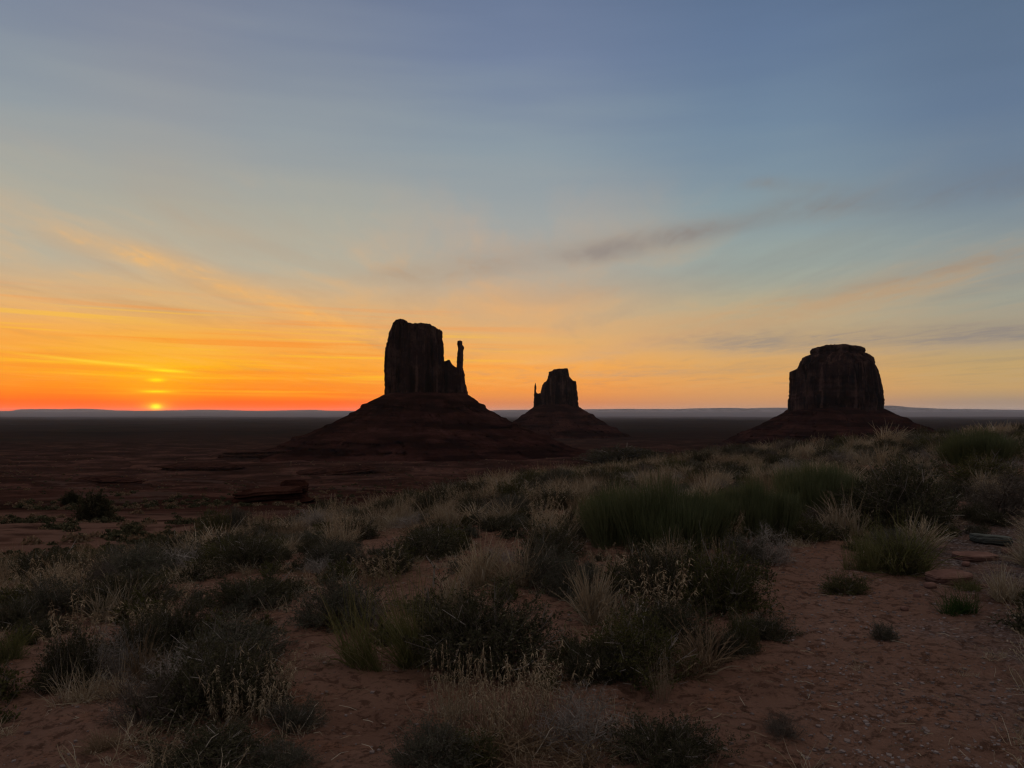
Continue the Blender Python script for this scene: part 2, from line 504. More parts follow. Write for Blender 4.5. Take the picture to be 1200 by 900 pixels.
def ground_mat():
    m, k, out = new_mat('red_desert_soil')
    g = k.n.new('ShaderNodeNewGeometry')
    P = g.outputs['Position']
    x, y, z = k.sep(P)
    flat = k.comb(x, y, 0)
    n1 = k.noise(flat, .55, 6, .6)
    n2 = k.noise(flat, 3.0, 6, .65)
    n3 = k.noise(flat, 22, 5, .7)
    n4 = k.noise(flat, 90, 3, .7)
    near = k.ramp(n1, [(.3, (.23, .118, .076)), (.5, (.34, .184, .122)), (.7, (.42, .24, .168))])
    near = k.mix(k.m('MULTIPLY', k.sstep(n2, .52, .72), .6), near, (.40, .175, .095))
    n3b = k.noise(flat, 9.0, 6, .72, .6)
    near = k.mix(k.m('MULTIPLY', k.sstep(n3b, .52, .60), .7), near, (.105, .052, .034))  # dark patches: litter, and small soil shadows painted into the colour
    near = k.mix(k.m('MULTIPLY', k.m('MULTIPLY', k.sstep(n3, .50, .64), k.sstep(n2, .40, .55)), .75), near, (.085, .046, .030))  # finer dark flecks of litter and painted soil shadow
    near = k.mix(k.m('MULTIPLY', k.sstep(n4, .58, .74), .4), near, (.48, .38, .32))
    # greyish gravel on the right of the camera
    gm = k.m('MULTIPLY', k.sstep(k.m('ADD', k.m('ADD', k.m('MULTIPLY', x, .9), k.m('MULTIPLY', y, -.28)), k.m('MULTIPLY', n1, 2.4)), 2.2, 3.3), k.m('SUBTRACT', 1.0, k.sstep(y, 9, 13)))
    vor = k.n.new('ShaderNodeTexVoronoi')
    vor.inputs['Scale'].default_value = 46
    k.l.new(flat, vor.inputs['Vector'])
    vc = k.sep(vor.outputs['Color'])[0]
    grav = k.ramp(vc, [(0, (.08, .056, .048)), (.6, (.20, .150, .130)), (.9, (.32, .26, .23)), (1, (.50, .44, .40))])
    near = k.mix(k.m('MULTIPLY', gm, k.m('ADD', .45, k.m('MULTIPLY', k.sstep(n2, .40, .6), .5))), near, grav)
    # valley floor: red earth with dark scrub and pale sandy washes
    v1 = k.noise(flat, .012, 6, .6)
    v2 = k.noise(flat, .08, 6, .68)
    v3 = k.noise(flat, .5, 4, .7)
    v4 = k.noise(k.comb(k.m('MULTIPLY', x, .35), y, 0), .0022, 5, .6)
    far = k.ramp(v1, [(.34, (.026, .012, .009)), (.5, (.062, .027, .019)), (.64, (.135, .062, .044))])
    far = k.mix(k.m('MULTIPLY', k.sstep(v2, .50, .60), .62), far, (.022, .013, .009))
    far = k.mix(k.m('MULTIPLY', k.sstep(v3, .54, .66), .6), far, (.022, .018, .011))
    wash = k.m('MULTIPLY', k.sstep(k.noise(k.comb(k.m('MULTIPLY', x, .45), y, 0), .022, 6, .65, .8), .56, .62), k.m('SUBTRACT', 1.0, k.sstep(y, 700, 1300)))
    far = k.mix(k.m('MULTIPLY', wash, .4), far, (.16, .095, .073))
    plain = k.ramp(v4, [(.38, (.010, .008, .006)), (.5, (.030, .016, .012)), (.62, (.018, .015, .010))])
    plain = k.mix(k.sstep(k.m('ADD', y, k.m('MULTIPLY', v4, 4000)), 8000, 15500), plain, (.34, .30, .30))  # distant plain painted pale to stand in for haze
    plain = k.mix(k.m('MULTIPLY', k.m('SUBTRACT', k.sstep(y, 2500, 7000), k.sstep(y, 9000, 12000)), .35), plain, (.085, .070, .066))  # softer nearer step of the painted haze
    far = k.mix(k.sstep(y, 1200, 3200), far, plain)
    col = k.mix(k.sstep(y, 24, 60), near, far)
    # bare dune sand in the hollow on the left below the hill
    dune = k.m('MULTIPLY', k.m('MULTIPLY', k.sstep(y, 30, 46), k.m('SUBTRACT', 1.0, k.sstep(y, 72, 105))), k.m('SUBTRACT', 1.0, k.sstep(x, -22, -6)))
    dn = k.noise(flat, .22, 5, .6)
    col = k.mix(k.m('MULTIPLY', dune, k.sstep(dn, .36, .56)), col, (.21, .112, .078))
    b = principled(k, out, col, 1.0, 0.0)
    h = k.m('ADD', k.m('ADD', k.m('MULTIPLY', n2, 1.0), k.m('MULTIPLY', n3b, .8)), k.m('ADD', k.m('MULTIPLY', n3, .5), k.m('MULTIPLY', n4, .16)))
    h = k.m('ADD', h, k.m('MULTIPLY', gm, k.m('MULTIPLY', k.m('SUBTRACT', 1.0, vor.outputs['Distance']), .25)))
    nb = bump(k, b, h, 1.0, .10)
    nb = bump(k, b, k.m('MULTIPLY', v2, k.sstep(y, 60, 150)), .8, 3.0, nb)
    return m


def rock_mat(name, base, dark, light, sc, strata=.0, flute=0.0):
    m, k, out = new_mat(name)
    tc = k.n.new('ShaderNodeTexCoord')
    P = tc.outputs['Object']
    x, y, z = k.sep(P)
    n1 = k.noise(P, sc, 6, .6)
    n2 = k.noise(P, sc * 7, 5, .65)
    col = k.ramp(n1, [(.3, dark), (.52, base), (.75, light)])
    if strata:
        s = k.noise(k.comb(k.m('MULTIPLY', x, .12), k.m('MULTIPLY', y, .12), z), strata, 4, .6)
        col = k.mix(k.m('MULTIPLY', k.sstep(s, .5, .58), .8), col, tuple(c * .5 for c in dark))
        col = k.mix(k.m('MULTIPLY', k.m('SUBTRACT', 1.0, k.sstep(s, .36, .46)), .55), col, light)
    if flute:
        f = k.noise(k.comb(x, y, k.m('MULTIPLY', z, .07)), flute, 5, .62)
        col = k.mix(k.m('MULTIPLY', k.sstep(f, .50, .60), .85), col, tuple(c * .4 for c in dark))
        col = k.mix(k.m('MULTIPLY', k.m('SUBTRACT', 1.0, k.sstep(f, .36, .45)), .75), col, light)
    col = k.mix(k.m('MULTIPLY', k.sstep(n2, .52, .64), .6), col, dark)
    b = principled(k, out, col, 1.0, 0.0)
    bump(k, b, n2, .7, .25 / sc * .12)
    return m


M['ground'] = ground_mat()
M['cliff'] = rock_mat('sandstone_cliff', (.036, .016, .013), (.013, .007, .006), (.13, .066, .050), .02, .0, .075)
M['talus'] = rock_mat('shale_talus', (.042, .014, .010), (.020, .007, .0055), (.090, .036, .027), .02, .055)  # rock layer bands, contrast raised to paint in weak relief shading
M['far_mesa'] = rock_mat('distant_mesa', (.46, .40, .40), (.36, .31, .31), (.56, .50, .50), .002, .012)  # whitened rock colour, haze painted into it
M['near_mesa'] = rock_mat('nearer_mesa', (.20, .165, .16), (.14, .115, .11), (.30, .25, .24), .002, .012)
M['ledge'] = rock_mat('ledge_rock', (.060, .024, .016), (.032, .013, .010), (.095, .042, .028), .35, .9)
M['slab_grey'] = rock_mat('grey_green_slab', (.155, .16, .13), (.10, .10, .085), (.22, .22, .185), 6, 9)
M['slab_red'] = rock_mat('red_sandstone_slab', (.25, .135, .10), (.17, .09, .07), (.33, .20, .15), 6, 9)
M['gravel'] = rock_mat('gravel_stone', (.27, .205, .175), (.15, .105, .09), (.46, .38, .34), 1.3)


# ------------------------------------------------------------------ the ground, one sheet to the horizon
def build_ground():
    fine = np.linspace(-42, 42, 620)
    coarse = np.linspace(42, 318, 120)[1:-1]
    az = np.radians(np.concatenate([fine, coarse]))
    rr = np.concatenate([[0.25, .8], np.geomspace(1.5, 32, 330), np.geomspace(32, 1400, 480)[1:], np.geomspace(1400, 90000, 120)[1:]])
    A, Rr = np.meshgrid(az, rr, indexing='ij')
    X, Y = np.sin(A) * Rr, np.cos(A) * Rr
    Z = height(X, Y)
    na, nr = A.shape
    V = np.stack([X, Y, Z], -1).reshape(-1, 3)
    i, j = np.meshgrid(np.arange(na), np.arange(nr - 1), indexing='ij')
    i2 = (i + 1) % na
    F = np.stack([i * nr + j, i * nr + j + 1, i2 * nr + j + 1, i2 * nr + j], -1).reshape(-1, 4)
    F = F[:, ::-1]
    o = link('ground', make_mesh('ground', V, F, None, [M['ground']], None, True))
    tag(o, kind='structure')
    return V[:, 2].min()


GROUND_MIN = build_ground()


# ------------------------------------------------------------------ far mesas
def far_ridge(depth, pts, thick, zbase, seed, name='hills'):
    """a long flat-topped ridge: pts are (photo x, photo y) along its skyline at the given depth"""
    px = np.array([p[0] for p in pts], float)
    py = np.array([p[1] for p in pts], float)
    xs = np.linspace(px[0], px[-1], 260)
    top = np.interp(xs, px, py)
    X = (xs - 600) / FPX * depth
    H = CAM_Z + (481 - top) / FPX * depth
    H = H + fbm(X / depth * 30, X * 0 + seed, seed, 4) * depth * 3.2e-4
    H = np.maximum(H, zbase + 1)
    prof = [(-1.0, 0), (-.72, .18), (-.5, .42), (-.40, .55), (-.36, .92), (-.3, 1.0), (.3, 1.0), (.36, .9), (.5, .4), (1, 0)]
    V = []
    for t, f in prof:
        wob = fbm(X / depth * 36, X * 0 + seed + 5, seed + 3, 4) * thick * .22 * (1 - abs(t) * .4)
        V.append(np.stack([X, depth + t * thick + wob, zbase + (H - zbase) * f], -1))
    V = np.array(V)
    m, n = V.shape[:2]
    V = V.reshape(-1, 3)
    i, j = np.meshgrid(np.arange(m - 1), np.arange(n - 1), indexing='ij')
    F = np.stack([i * n + j, i * n + j + 1, (i + 1) * n + j + 1, (i + 1) * n + j], -1).reshape(-1, 4)
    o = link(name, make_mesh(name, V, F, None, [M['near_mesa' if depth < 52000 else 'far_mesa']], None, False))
    tag(o, kind='structure')


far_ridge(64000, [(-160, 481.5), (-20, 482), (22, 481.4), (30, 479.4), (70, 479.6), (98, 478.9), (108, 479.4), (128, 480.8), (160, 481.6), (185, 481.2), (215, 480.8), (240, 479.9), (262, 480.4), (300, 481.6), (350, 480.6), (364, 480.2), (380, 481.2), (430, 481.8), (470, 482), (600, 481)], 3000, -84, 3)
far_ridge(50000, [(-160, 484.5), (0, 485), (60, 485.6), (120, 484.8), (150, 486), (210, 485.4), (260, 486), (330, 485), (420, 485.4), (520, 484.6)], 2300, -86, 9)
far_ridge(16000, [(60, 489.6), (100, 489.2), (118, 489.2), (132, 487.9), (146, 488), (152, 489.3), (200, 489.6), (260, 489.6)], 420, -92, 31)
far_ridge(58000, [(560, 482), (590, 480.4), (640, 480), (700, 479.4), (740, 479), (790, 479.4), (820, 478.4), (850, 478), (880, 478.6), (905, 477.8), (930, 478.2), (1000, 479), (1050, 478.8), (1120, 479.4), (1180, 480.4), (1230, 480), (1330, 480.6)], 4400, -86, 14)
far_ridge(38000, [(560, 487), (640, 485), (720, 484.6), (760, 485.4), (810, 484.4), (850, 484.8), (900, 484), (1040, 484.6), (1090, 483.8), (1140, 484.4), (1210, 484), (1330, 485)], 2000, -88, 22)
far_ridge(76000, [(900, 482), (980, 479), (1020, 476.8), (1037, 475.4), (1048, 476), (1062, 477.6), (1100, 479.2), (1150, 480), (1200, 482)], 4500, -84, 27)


# ------------------------------------------------------------------ the buttes
class Frame:
    """real position of a butte: photo pixels turn into metres on an upright plane at its depth"""

    def __init__(self, cx, depth):
        self.cx, self.depth = cx, depth
        self.s = depth / FPX
        self.x0 = (cx - 600) * self.s
        self.az = math.atan2(cx - 600, FPX)
        self.base = float(height(self.x0, depth))

    def X(self, px):
        return (np.asarray(px, float) - self.cx) * self.s

    def Z(self, py):
        return CAM_Z + (481 - np.asarray(py, float)) * self.s - self.base


def tower(fr, left, right, top, ybase, depth_ratio, seed, nth=260, nz=70, flute=.055, pw=3.2, dy=0.0):
    """rock tower: left/right are the silhouette edges [(py, px)], top the skyline [(px, py)]"""
    lp = np.array(sorted(left)); rp = np.array(sorted(right)); tp = np.array(sorted(top))
    ytop = min(tp[:, 1])
    th = np.linspace(0, 2 * np.pi, nth, endpoint=False)
    c, s = np.cos(th), np.sin(th)
    cu = np.sign(c) * np.abs(c) ** (2 / pw)
    su = np.sign(s) * np.abs(s) ** (2 / pw)
    t = np.linspace(0, 1, nz)
    ys = ybase + (ytop - ybase) * t
    L = np.interp(ys, lp[:, 0], lp[:, 1]); Rr = np.interp(ys, rp[:, 0], rp[:, 1])
    L = L + fbm(ys / 2.6, ys * 0 + 3.3, seed + 31, 3) * .8
    Rr = Rr + fbm(ys / 2.6, ys * 0 + 8.1, seed + 37, 3) * .8
    hw = (Rr - L) / 2 * fr.s
    mid = fr.X((L + Rr) / 2)
    dep = (lp[:, 1].min(), rp[:, 1].max())
    hd = (dep[1] - dep[0]) / 2 * fr.s * depth_ratio * (hw / hw.max()) ** .6
    rings = []
    per = 2 * np.pi
    size = hw.max()
    for i in range(nz):
        a = th / per * 26
        col = fbm(np.minimum(a, 26 - a) * 1.0 + (th > np.pi) * 40, np.full_like(a, t[i] * 1.1), seed, 4, .6)
        crack = np.abs(fbm(a * .8 + 3, np.full_like(a, t[i] * .5), seed + 9, 3))
        bed = fbm(np.full_like(a, t[i] * 9.0), a * .05, seed + 4, 3) * .5
        d = flute * (col * .9 + bed * .5 - 1.1 * np.maximum(.16 - crack, 0) * 4)
        fade = np.abs(s) ** .8 * .85 + .15           # silhouette edges keep their outline
        rr = 1 + d * fade
        x = mid[i] + hw[i] * np.clip(cu * (1 + d * .35 * fade), -1, 1)
        y = dy + hd[i] * su * rr + hd[i] * .10 * np.sin(th * 3 + seed)
        xn = np.clip(fr.cx + x / fr.s, tp[0, 0], tp[-1, 0])
        ztop = fr.Z(np.interp(xn, tp[:, 0], tp[:, 1]) + fbm(xn / 2.2, y / (6 * fr.s), seed + 41, 3) * 1.0)
        zb = fr.Z(ybase)
        z = zb + (ztop - zb) * t[i]
        rings.append(np.stack([x, y, z], -1))
    last = rings[-1]
    for f in (.94, .8, .6, .35, .12):
        x = mid[-1] + (last[:, 0] - mid[-1]) * f
        y = dy + (last[:, 1] - dy) * f
        xn = np.clip(fr.cx + x / fr.s, tp[0, 0], tp[-1, 0])
        z = fr.Z(np.interp(xn, tp[:, 0], tp[:, 1])) + fbm(x / (8 * fr.s), y / (8 * fr.s), seed + 2, 3) * .5 * fr.s - (1 - f) * .3 * fr.s
        rings.append(np.stack([x, y, z], -1))
    V = np.array(rings)
    m = len(V)
    V = V.reshape(-1, 3)
    i, j = np.meshgrid(np.arange(m - 1), np.arange(nth), indexing='ij')
    j2 = (j + 1) % nth
    F = np.stack([i * nth + j, i * nth + j2, (i + 1) * nth + j2, (i + 1) * nth + j], -1).reshape(-1, 4)
    return V, F


def talus(fr, left, right, depth_ratio, seed, nth=300, nz=110, dy=0.0, steps=()):
    """debris skirt: left/right edges [(py, px)] from the cliff foot down to the valley"""
    lp = np.array(sorted(left)); rp = np.array(sorted(right))
    y0, y1 = lp[0, 0], lp[-1, 0]
    th = np.linspace(0, 2 * np.pi, nth, endpoint=False)
    t = np.linspace(0, 1, nz)
    ys = y0 + (y1 - y0) * t
    rings = []
    L = np.interp(ys, lp[:, 0], lp[:, 1]); Rr = np.interp(ys, rp[:, 0], rp[:, 1])
    led_n = []
    for yst, wst in ():          # hard ledges: a vertical step in the slope
        L = L + wst * (sst(ys, yst - 1.0, yst - .4) * (1 - sst(ys, yst, yst + 6)))
        Rr = Rr - wst * (sst(ys, yst - 1.0, yst - .4) * (1 - sst(ys, yst, yst + 6)))
    for i in range(nz):
        hw = (Rr[i] - L[i]) / 2 * fr.s
        mid = fr.X((L[i] + Rr[i]) / 2)
        a = th / (2 * np.pi) * 18
        am = np.minimum(a, 18 - a) + (th > np.pi) * 60
        g = fbm(am * 1.6, np.full_like(a, t[i] * 1.4), seed, 4, .55)
        led = fbm(am * .5, np.full_like(a, t[i] * 16), seed + 5, 3)
        gul = np.abs(fbm(am * 2.6 + t[i] * 1.5, np.full_like(a, t[i] * 2.0), seed + 15, 3))
        k = 1 + (g * .06 + led * .028 - np.maximum(.14 - gul, 0) * .30) * sst(t[i], 0, .15)
        for q, (yst, wst) in enumerate(steps):   # hard ledges, broken here and there
            br = sst(fbm(am * .9 + q * 7, am * 0 + q, seed + 21, 3), -.25, .35)
            k = k + br * wst * .9 * fr.s / hw * (sst(ys[i], yst - 1.2, yst - .2) * (1 - sst(ys[i], yst, yst + 5)))
        x = mid + hw * np.cos(th) * k
        y = dy + hw * depth_ratio * np.sin(th) * k
        z = fr.Z(ys[i]) + np.zeros_like(x) + fbm(am * 3, np.full_like(a, t[i] * 9), seed + 8, 3) * .8 * fr.s
        rings.append(np.stack([x, y, z], -1))
    V = np.array(rings)
    m = len(V)
    V = V.reshape(-1, 3)
    i, j = np.meshgrid(np.arange(m - 1), np.arange(nth), indexing='ij')
    j2 = (j + 1) % nth
    F = np.stack([i * nth + j, (i + 1) * nth + j, (i + 1) * nth + j2, i * nth + j2], -1).reshape(-1, 4)
    cap = np.array([V[:nth].mean(0)])
    return V, F


def butte(fr, label):
    e = bpy.data.objects.new('rock_butte', None)
    COL.objects.link(e)
    e.location = (fr.x0, fr.depth, fr.base)
    e.rotation_euler = (0, 0, -fr.az)           # each butte turns its broad side to the viewpoint
    tag(e, label, 'butte', 'sandstone buttes rising from the valley')
    return e


def part(name, VF, mat, parent):
    VF[0][:, 0] *= math.cos(parent.rotation_euler.z)
    return link(name, make_mesh(name, VF[0], VF[1], None, [mat], None, False), parent)


def z5(pts):          # silhouette points read at 7.5x from the corner (420, 360)
    return [(420 + a / 7.5, 360 + b / 7.5) for a, b in pts]


def yx(pts):
    return [(p[1], p[0]) for p in pts]


# west butte: big block, low shoulder and a thin thumb on its right
fw = Frame(500, 1600)
bw = butte(fw, 'nearest and tallest sandstone butte, mitten shaped with a thin thumb spire on its right')
mainL = yx(z5([(238, 800), (236, 760), (232, 620), (225, 480), (238, 330), (256, 250), (270, 170), (286, 150), (300, 120)]))
mainR = yx(z5([(775, 800), (770, 600), (762, 480), (752, 400), (750, 300), (747, 240), (738, 205), (735, 115)]))
mainT = z5([(225, 180), (275, 165), (300, 146), (345, 120), (375, 115), (405, 124), (425, 135), (435, 152), (480, 160), (545, 152), (620, 160), (660, 180), (700, 204), (735, 211), (752, 216)])
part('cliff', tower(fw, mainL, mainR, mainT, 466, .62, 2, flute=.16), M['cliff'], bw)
shL = yx(z5([(560, 830), (600, 465)]))
shR = yx(z5([(968, 830), (966, 800), (956, 720), (940, 640), (925, 560), (905, 530), (870, 440)]))
shT = z5([(560, 455), (765, 478), (775, 476), (782, 466), (798, 465), (806, 474), (815, 502), (845, 522), (862, 534), (925, 560), (968, 590)])
part('shoulder', tower(fw, shL, shR, shT, 468, .34, 5, 200, 50, .12), M['cliff'], bw)
tL = yx(z5([(855, 830), (858, 640), (862, 540), (868, 400), (876, 345), (870, 318), (871, 298)]))
tR = yx(z5([(970, 830), (962, 740), (940, 650), (934, 570), (921, 530), (922, 420), (929, 350), (918, 325), (914, 298)]))
tT = z5([(855, 297), (871, 296), (890, 291), (913, 294), (970, 296)])
part('thumb', tower(fw, tL, tR, tT, 468, .95, 8, 90, 60, .10, 2.4), M['cliff'], bw)
part('talus', talus(fw, [(461, 455), (464, 448), (472, 431), (485, 411), (496, 391), (500, 382), (508, 361), (516, 342), (526, 316), (536, 270)],
                    [(461, 545), (464, 551), (472, 561), (482, 575), (495, 600), (500, 609), (508, 629), (516, 650), (526, 676), (536, 720)], .9, 4, steps=((468, 2.0), (474, 4.5), (483, 2.5), (490, 3), (497, 6.5), (504, 3.5), (511, 6.5), (519, 5))), M['talus'], bw)

# east butte, further off: the thumb is on the left
def z7(pts):
    return [(590 + a / 8.571, 420 + b / 8.571) for a, b in pts]


fe = Frame(652, 2650)
be = butte(fe, 'smallest and farthest sandstone butte, with a short needle thumb on its left')
eL = yx(z7([(366, 520), (368, 400), (372, 300), (385, 230), (402, 182), (440, 168), (452, 140), (455, 100)]))
eR = yx(z7([(760, 520), (748, 420), (740, 320), (734, 250), (736, 215), (728, 175), (672, 168), (660, 140), (648, 100)]))
eT = z7([(360, 185), (402, 180), (440, 172), (446, 142), (492, 130), (505, 116), (560, 108), (640, 103), (655, 115), (664, 160), (672, 168), (728, 174), (745, 180)])
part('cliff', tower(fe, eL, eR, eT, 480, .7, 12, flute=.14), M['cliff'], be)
part('shoulder', tower(fe, yx(z7([(292, 520), (312, 420), (318, 330)])), yx(z7([(480, 520), (470, 330)])), z7([(292, 345), (330, 345), (345, 358), (362, 350), (480, 340)]), 480, .4, 15, 120, 40, .10), M['cliff'], be)
part('thumb', tower(fe, yx(z7([(296, 520), (304, 420), (308, 300), (311, 262), (316, 250)])), yx(z7([(352, 520), (340, 380), (330, 330), (327, 270), (324, 250)])), z7([(290, 252), (312, 252), (322, 248), (330, 256), (352, 262)]), 480, .9, 17, 60, 40, .06, 2.2), M['cliff'], be)
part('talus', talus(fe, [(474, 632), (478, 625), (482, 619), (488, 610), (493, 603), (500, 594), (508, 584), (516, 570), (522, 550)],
                    [(474, 672), (478, 680), (482, 686), (488, 695), (493, 703), (500, 715), (508, 730), (516, 748), (522, 770)], .9, 14, steps=((480, 1.5), (486, 3.0), (494, 2.0), (501, 3.5), (508, 3.0))), M['talus'], be)

# south butte: broad block with a stepped cap
def z6(pts):
    return [(900 + a / 7.5, 390 + b / 7.5) for a, b in pts]


fm = Frame(978, 2050)
bm_ = butte(fm, 'broad flat-topped sandstone butte with a stepped cap, standing alone behind the grassy hilltop')
mL = yx(z6([(165, 720), (170, 580), (180, 540), (184, 400), (186, 275), (240, 268), (250, 262), (285, 222), (330, 205)]))
mR = yx(z6([(1003, 720), (1003, 640), (1012, 590), (1005, 480), (985, 360), (968, 280), (955, 255), (925, 240), (880, 205)]))
mT = z6([(160, 270), (215, 267), (240, 275), (252, 262), (275, 245), (290, 218), (340, 205), (420, 195), (900, 205), (930, 232), (955, 258), (1012, 275)])
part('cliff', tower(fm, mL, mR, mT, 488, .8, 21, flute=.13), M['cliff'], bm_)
cL = yx(z6([(275, 280), (300, 212), (340, 192), (385, 175), (370, 160), (370, 140), (385, 125), (480, 112)]))
cR = yx(z6([(940, 280), (930, 225), (900, 200), (850, 170), (860, 150), (855, 130), (800, 120), (700, 108)]))
cT = z6([(270, 128), (385, 128), (470, 122), (520, 115), (600, 112), (690, 108), (720, 114), (800, 120), (855, 126), (940, 130)])
part('caprock', tower(fm, cL, cR, cT, 427, .8, 24, 220, 50, .06), M['cliff'], bm_)
part('talus', talus(fm, [(477, 928), (480, 921), (484, 916), (490, 904), (496, 892), (502, 880), (508, 867), (516, 848), (526, 822)],
                    [(477, 1030), (480, 1037), (484, 1045), (490, 1058), (496, 1071), (502, 1084), (508, 1097), (516, 1115), (526, 1142)], .9, 28, steps=((482, 1.5), (489, 3.2), (495, 2.0), (500, 3.6), (507, 3.0))), M['talus'], bm_)


# ------------------------------------------------------------------ plants: geometry
def ribbons(P, w, side, rnd):
    """P (n,k,3) centre lines, w (n,k) half widths, side (n,3): flat strips"""
    n, k, _ = P.shape
    sd = side[:, None, :] * w[:, :, None]
    V = np.stack([P - sd, P + sd], 2).reshape(-1, 3)
    base = (np.arange(n) * k * 2)[:, None]
    j = np.arange(k - 1)[None, :] * 2
    a = base + j
    F = np.stack([a, a + 1, a + 3, a + 2], -1).reshape(-1, 4)
    return V, F, np.repeat(rnd, k * 2)


def unit(v):
    return v / np.maximum(np.linalg.norm(v, axis=-1, keepdims=True), 1e-9)


def join(*parts):
    Vs, Fs, Rs, Ms, o = [], [], [], [], 0
    for (V, F, r), m in parts:
        Vs.append(V); Fs.append(F + o); Rs.append(r); Ms.append(np.full(len(F), m))
        o += len(V)
    return np.concatenate(Vs), np.concatenate(Fs), np.concatenate(Rs), np.concatenate(Ms)


def quads(C, u, v, rnd):
    """leaf quads: centre, half-length vector, half-width vector"""
    V = np.stack([C - u, C + v * .9, C + u, C - v * .9], 1).reshape(-1, 3)
    F = np.arange(len(C) * 4).reshape(-1, 4)
    return V, F, np.repeat(rnd, 4)


def rand_dir(g, n, up=0.0):
    d = g.normal(size=(n, 3))
    d[:, 2] += up
    return unit(d)


def shrub_geo(seed, w=.8, h=.38, stems=90, per=9, leaf=.0085, leaves=9, spread=.2, lobes=.28, flat=2.2):
    """low domed shrub: woody stems fanning out, twigs, and small leaves on the twigs"""
    g = np.random.default_rng(seed)
    az = g.uniform(0, 2 * np.pi, stems)
    ce = g.uniform(0.02, 1, stems) ** .8
    lob = 1 + lobes * (np.sin(az * 2 + g.uniform(0, 6)) * .5 + np.sin(az * 5 + g.uniform(0, 6)) * .35 + g.normal(size=stems) * .25)
    d = np.stack([np.cos(az) * np.sqrt(1 - ce ** 2), np.sin(az) * np.sqrt(1 - ce ** 2), ce], -1)
    tip = d * np.array([w / 2, w / 2, h]) * (lob * g.uniform(.76, 1.04, stems))[:, None]
    o = np.stack([np.cos(az), np.sin(az), 0 * az], -1) * (g.uniform(0, 1, stems) * spread * w / 2)[:, None]
    o[:, 2] = -.02
    t = np.linspace(0, 1, 6)[None, :, None]
    mid = (o + tip) / 2 + np.array([0, 0, 1]) * (-.06 * h) + g.normal(size=(stems, 3)) * .05 * h
    P = o[:, None] * (1 - t) ** 2 + 2 * mid[:, None] * t * (1 - t) + tip[:, None] * t ** 2
    P = P + g.normal(size=P.shape) * .012 * np.sqrt(t)
    ws = np.linspace(.0045, .0014, 6)[None, :] * g.uniform(.7, 1.3, (stems, 1))
    st = ribbons(P, ws, rand_dir(g, stems), g.uniform(0, 1, stems))
    # twigs
    n = stems * per
    si = np.repeat(np.arange(stems), per)
    tt = g.uniform(.35, 1, n)
    f = tt * 5
    i0 = np.minimum(f.astype(int), 4)
    b = P[si, i0] + (P[si, i0 + 1] - P[si, i0]) * (f - i0)[:, None]
    axis = unit(P[si, 5] - P[si, 3])
    td = unit(axis * .8 + rand_dir(g, n, .35) * 1.0)
    ln = g.uniform(.05, .15, n) * (w / .8) ** .6
    e = b + td * ln[:, None]
    e[:, 2] = np.maximum(e[:, 2], .01)
    m2 = (b + e) / 2 + g.normal(size=(n, 3)) * .012
    TP = np.stack([b, m2, e], 1)
    tw = ribbons(TP, np.tile(np.array([.0018, .0014, .0008]), (n, 1)), rand_dir(g, n), g.uniform(0, 1, n))
    # leaves along the twigs
    nl = n * leaves
    ti = np.repeat(np.arange(n), leaves)
    s = g.uniform(.1, 1.05, nl)[:, None]
    c = b[ti] * (1 - s) + e[ti] * s + g.normal(size=(nl, 3)) * .007
    dirn = unit(td[ti] + rand_dir(g, nl) * .9)
    sz = leaf * g.uniform(.5, 1.7, nl)
    sidev = unit(np.cross(dirn, rand_dir(g, nl)))
    lr = np.clip(.55 * g.uniform(0, 1, stems)[si[ti]] + .25 * g.uniform(0, 1, n)[ti] + .35 * g.uniform(0, 1, nl) - .08, 0, 1)
    lf = quads(c, dirn * sz[:, None], sidev * (sz * .42)[:, None], lr)
    # bare dead twigs that stand out of the foliage
    nd = min(42, stems // 2)
    di = g.choice(stems, nd, replace=False)
    b = P[di, 3]
    e = P[di, 5] * g.uniform(.98, 1.2, (nd, 1)) + g.normal(size=(nd, 3)) * .04
    m3 = (b + e) / 2 + g.normal(size=(nd, 3)) * .02
    br = m3 + unit(e - b + g.normal(size=(nd, 3)) * .12) * g.uniform(.06, .12, (nd, 1))
    DP = np.concatenate([np.stack([b, m3, e], 1), np.stack([m3, (m3 + br) / 2, br], 1)])
    dd = ribbons(DP, np.tile(np.array([.0034, .0028, .0016]), (2 * nd, 1)), rand_dir(g, 2 * nd), g.uniform(0, 1, 2 * nd))
    return st, tw, lf, dd


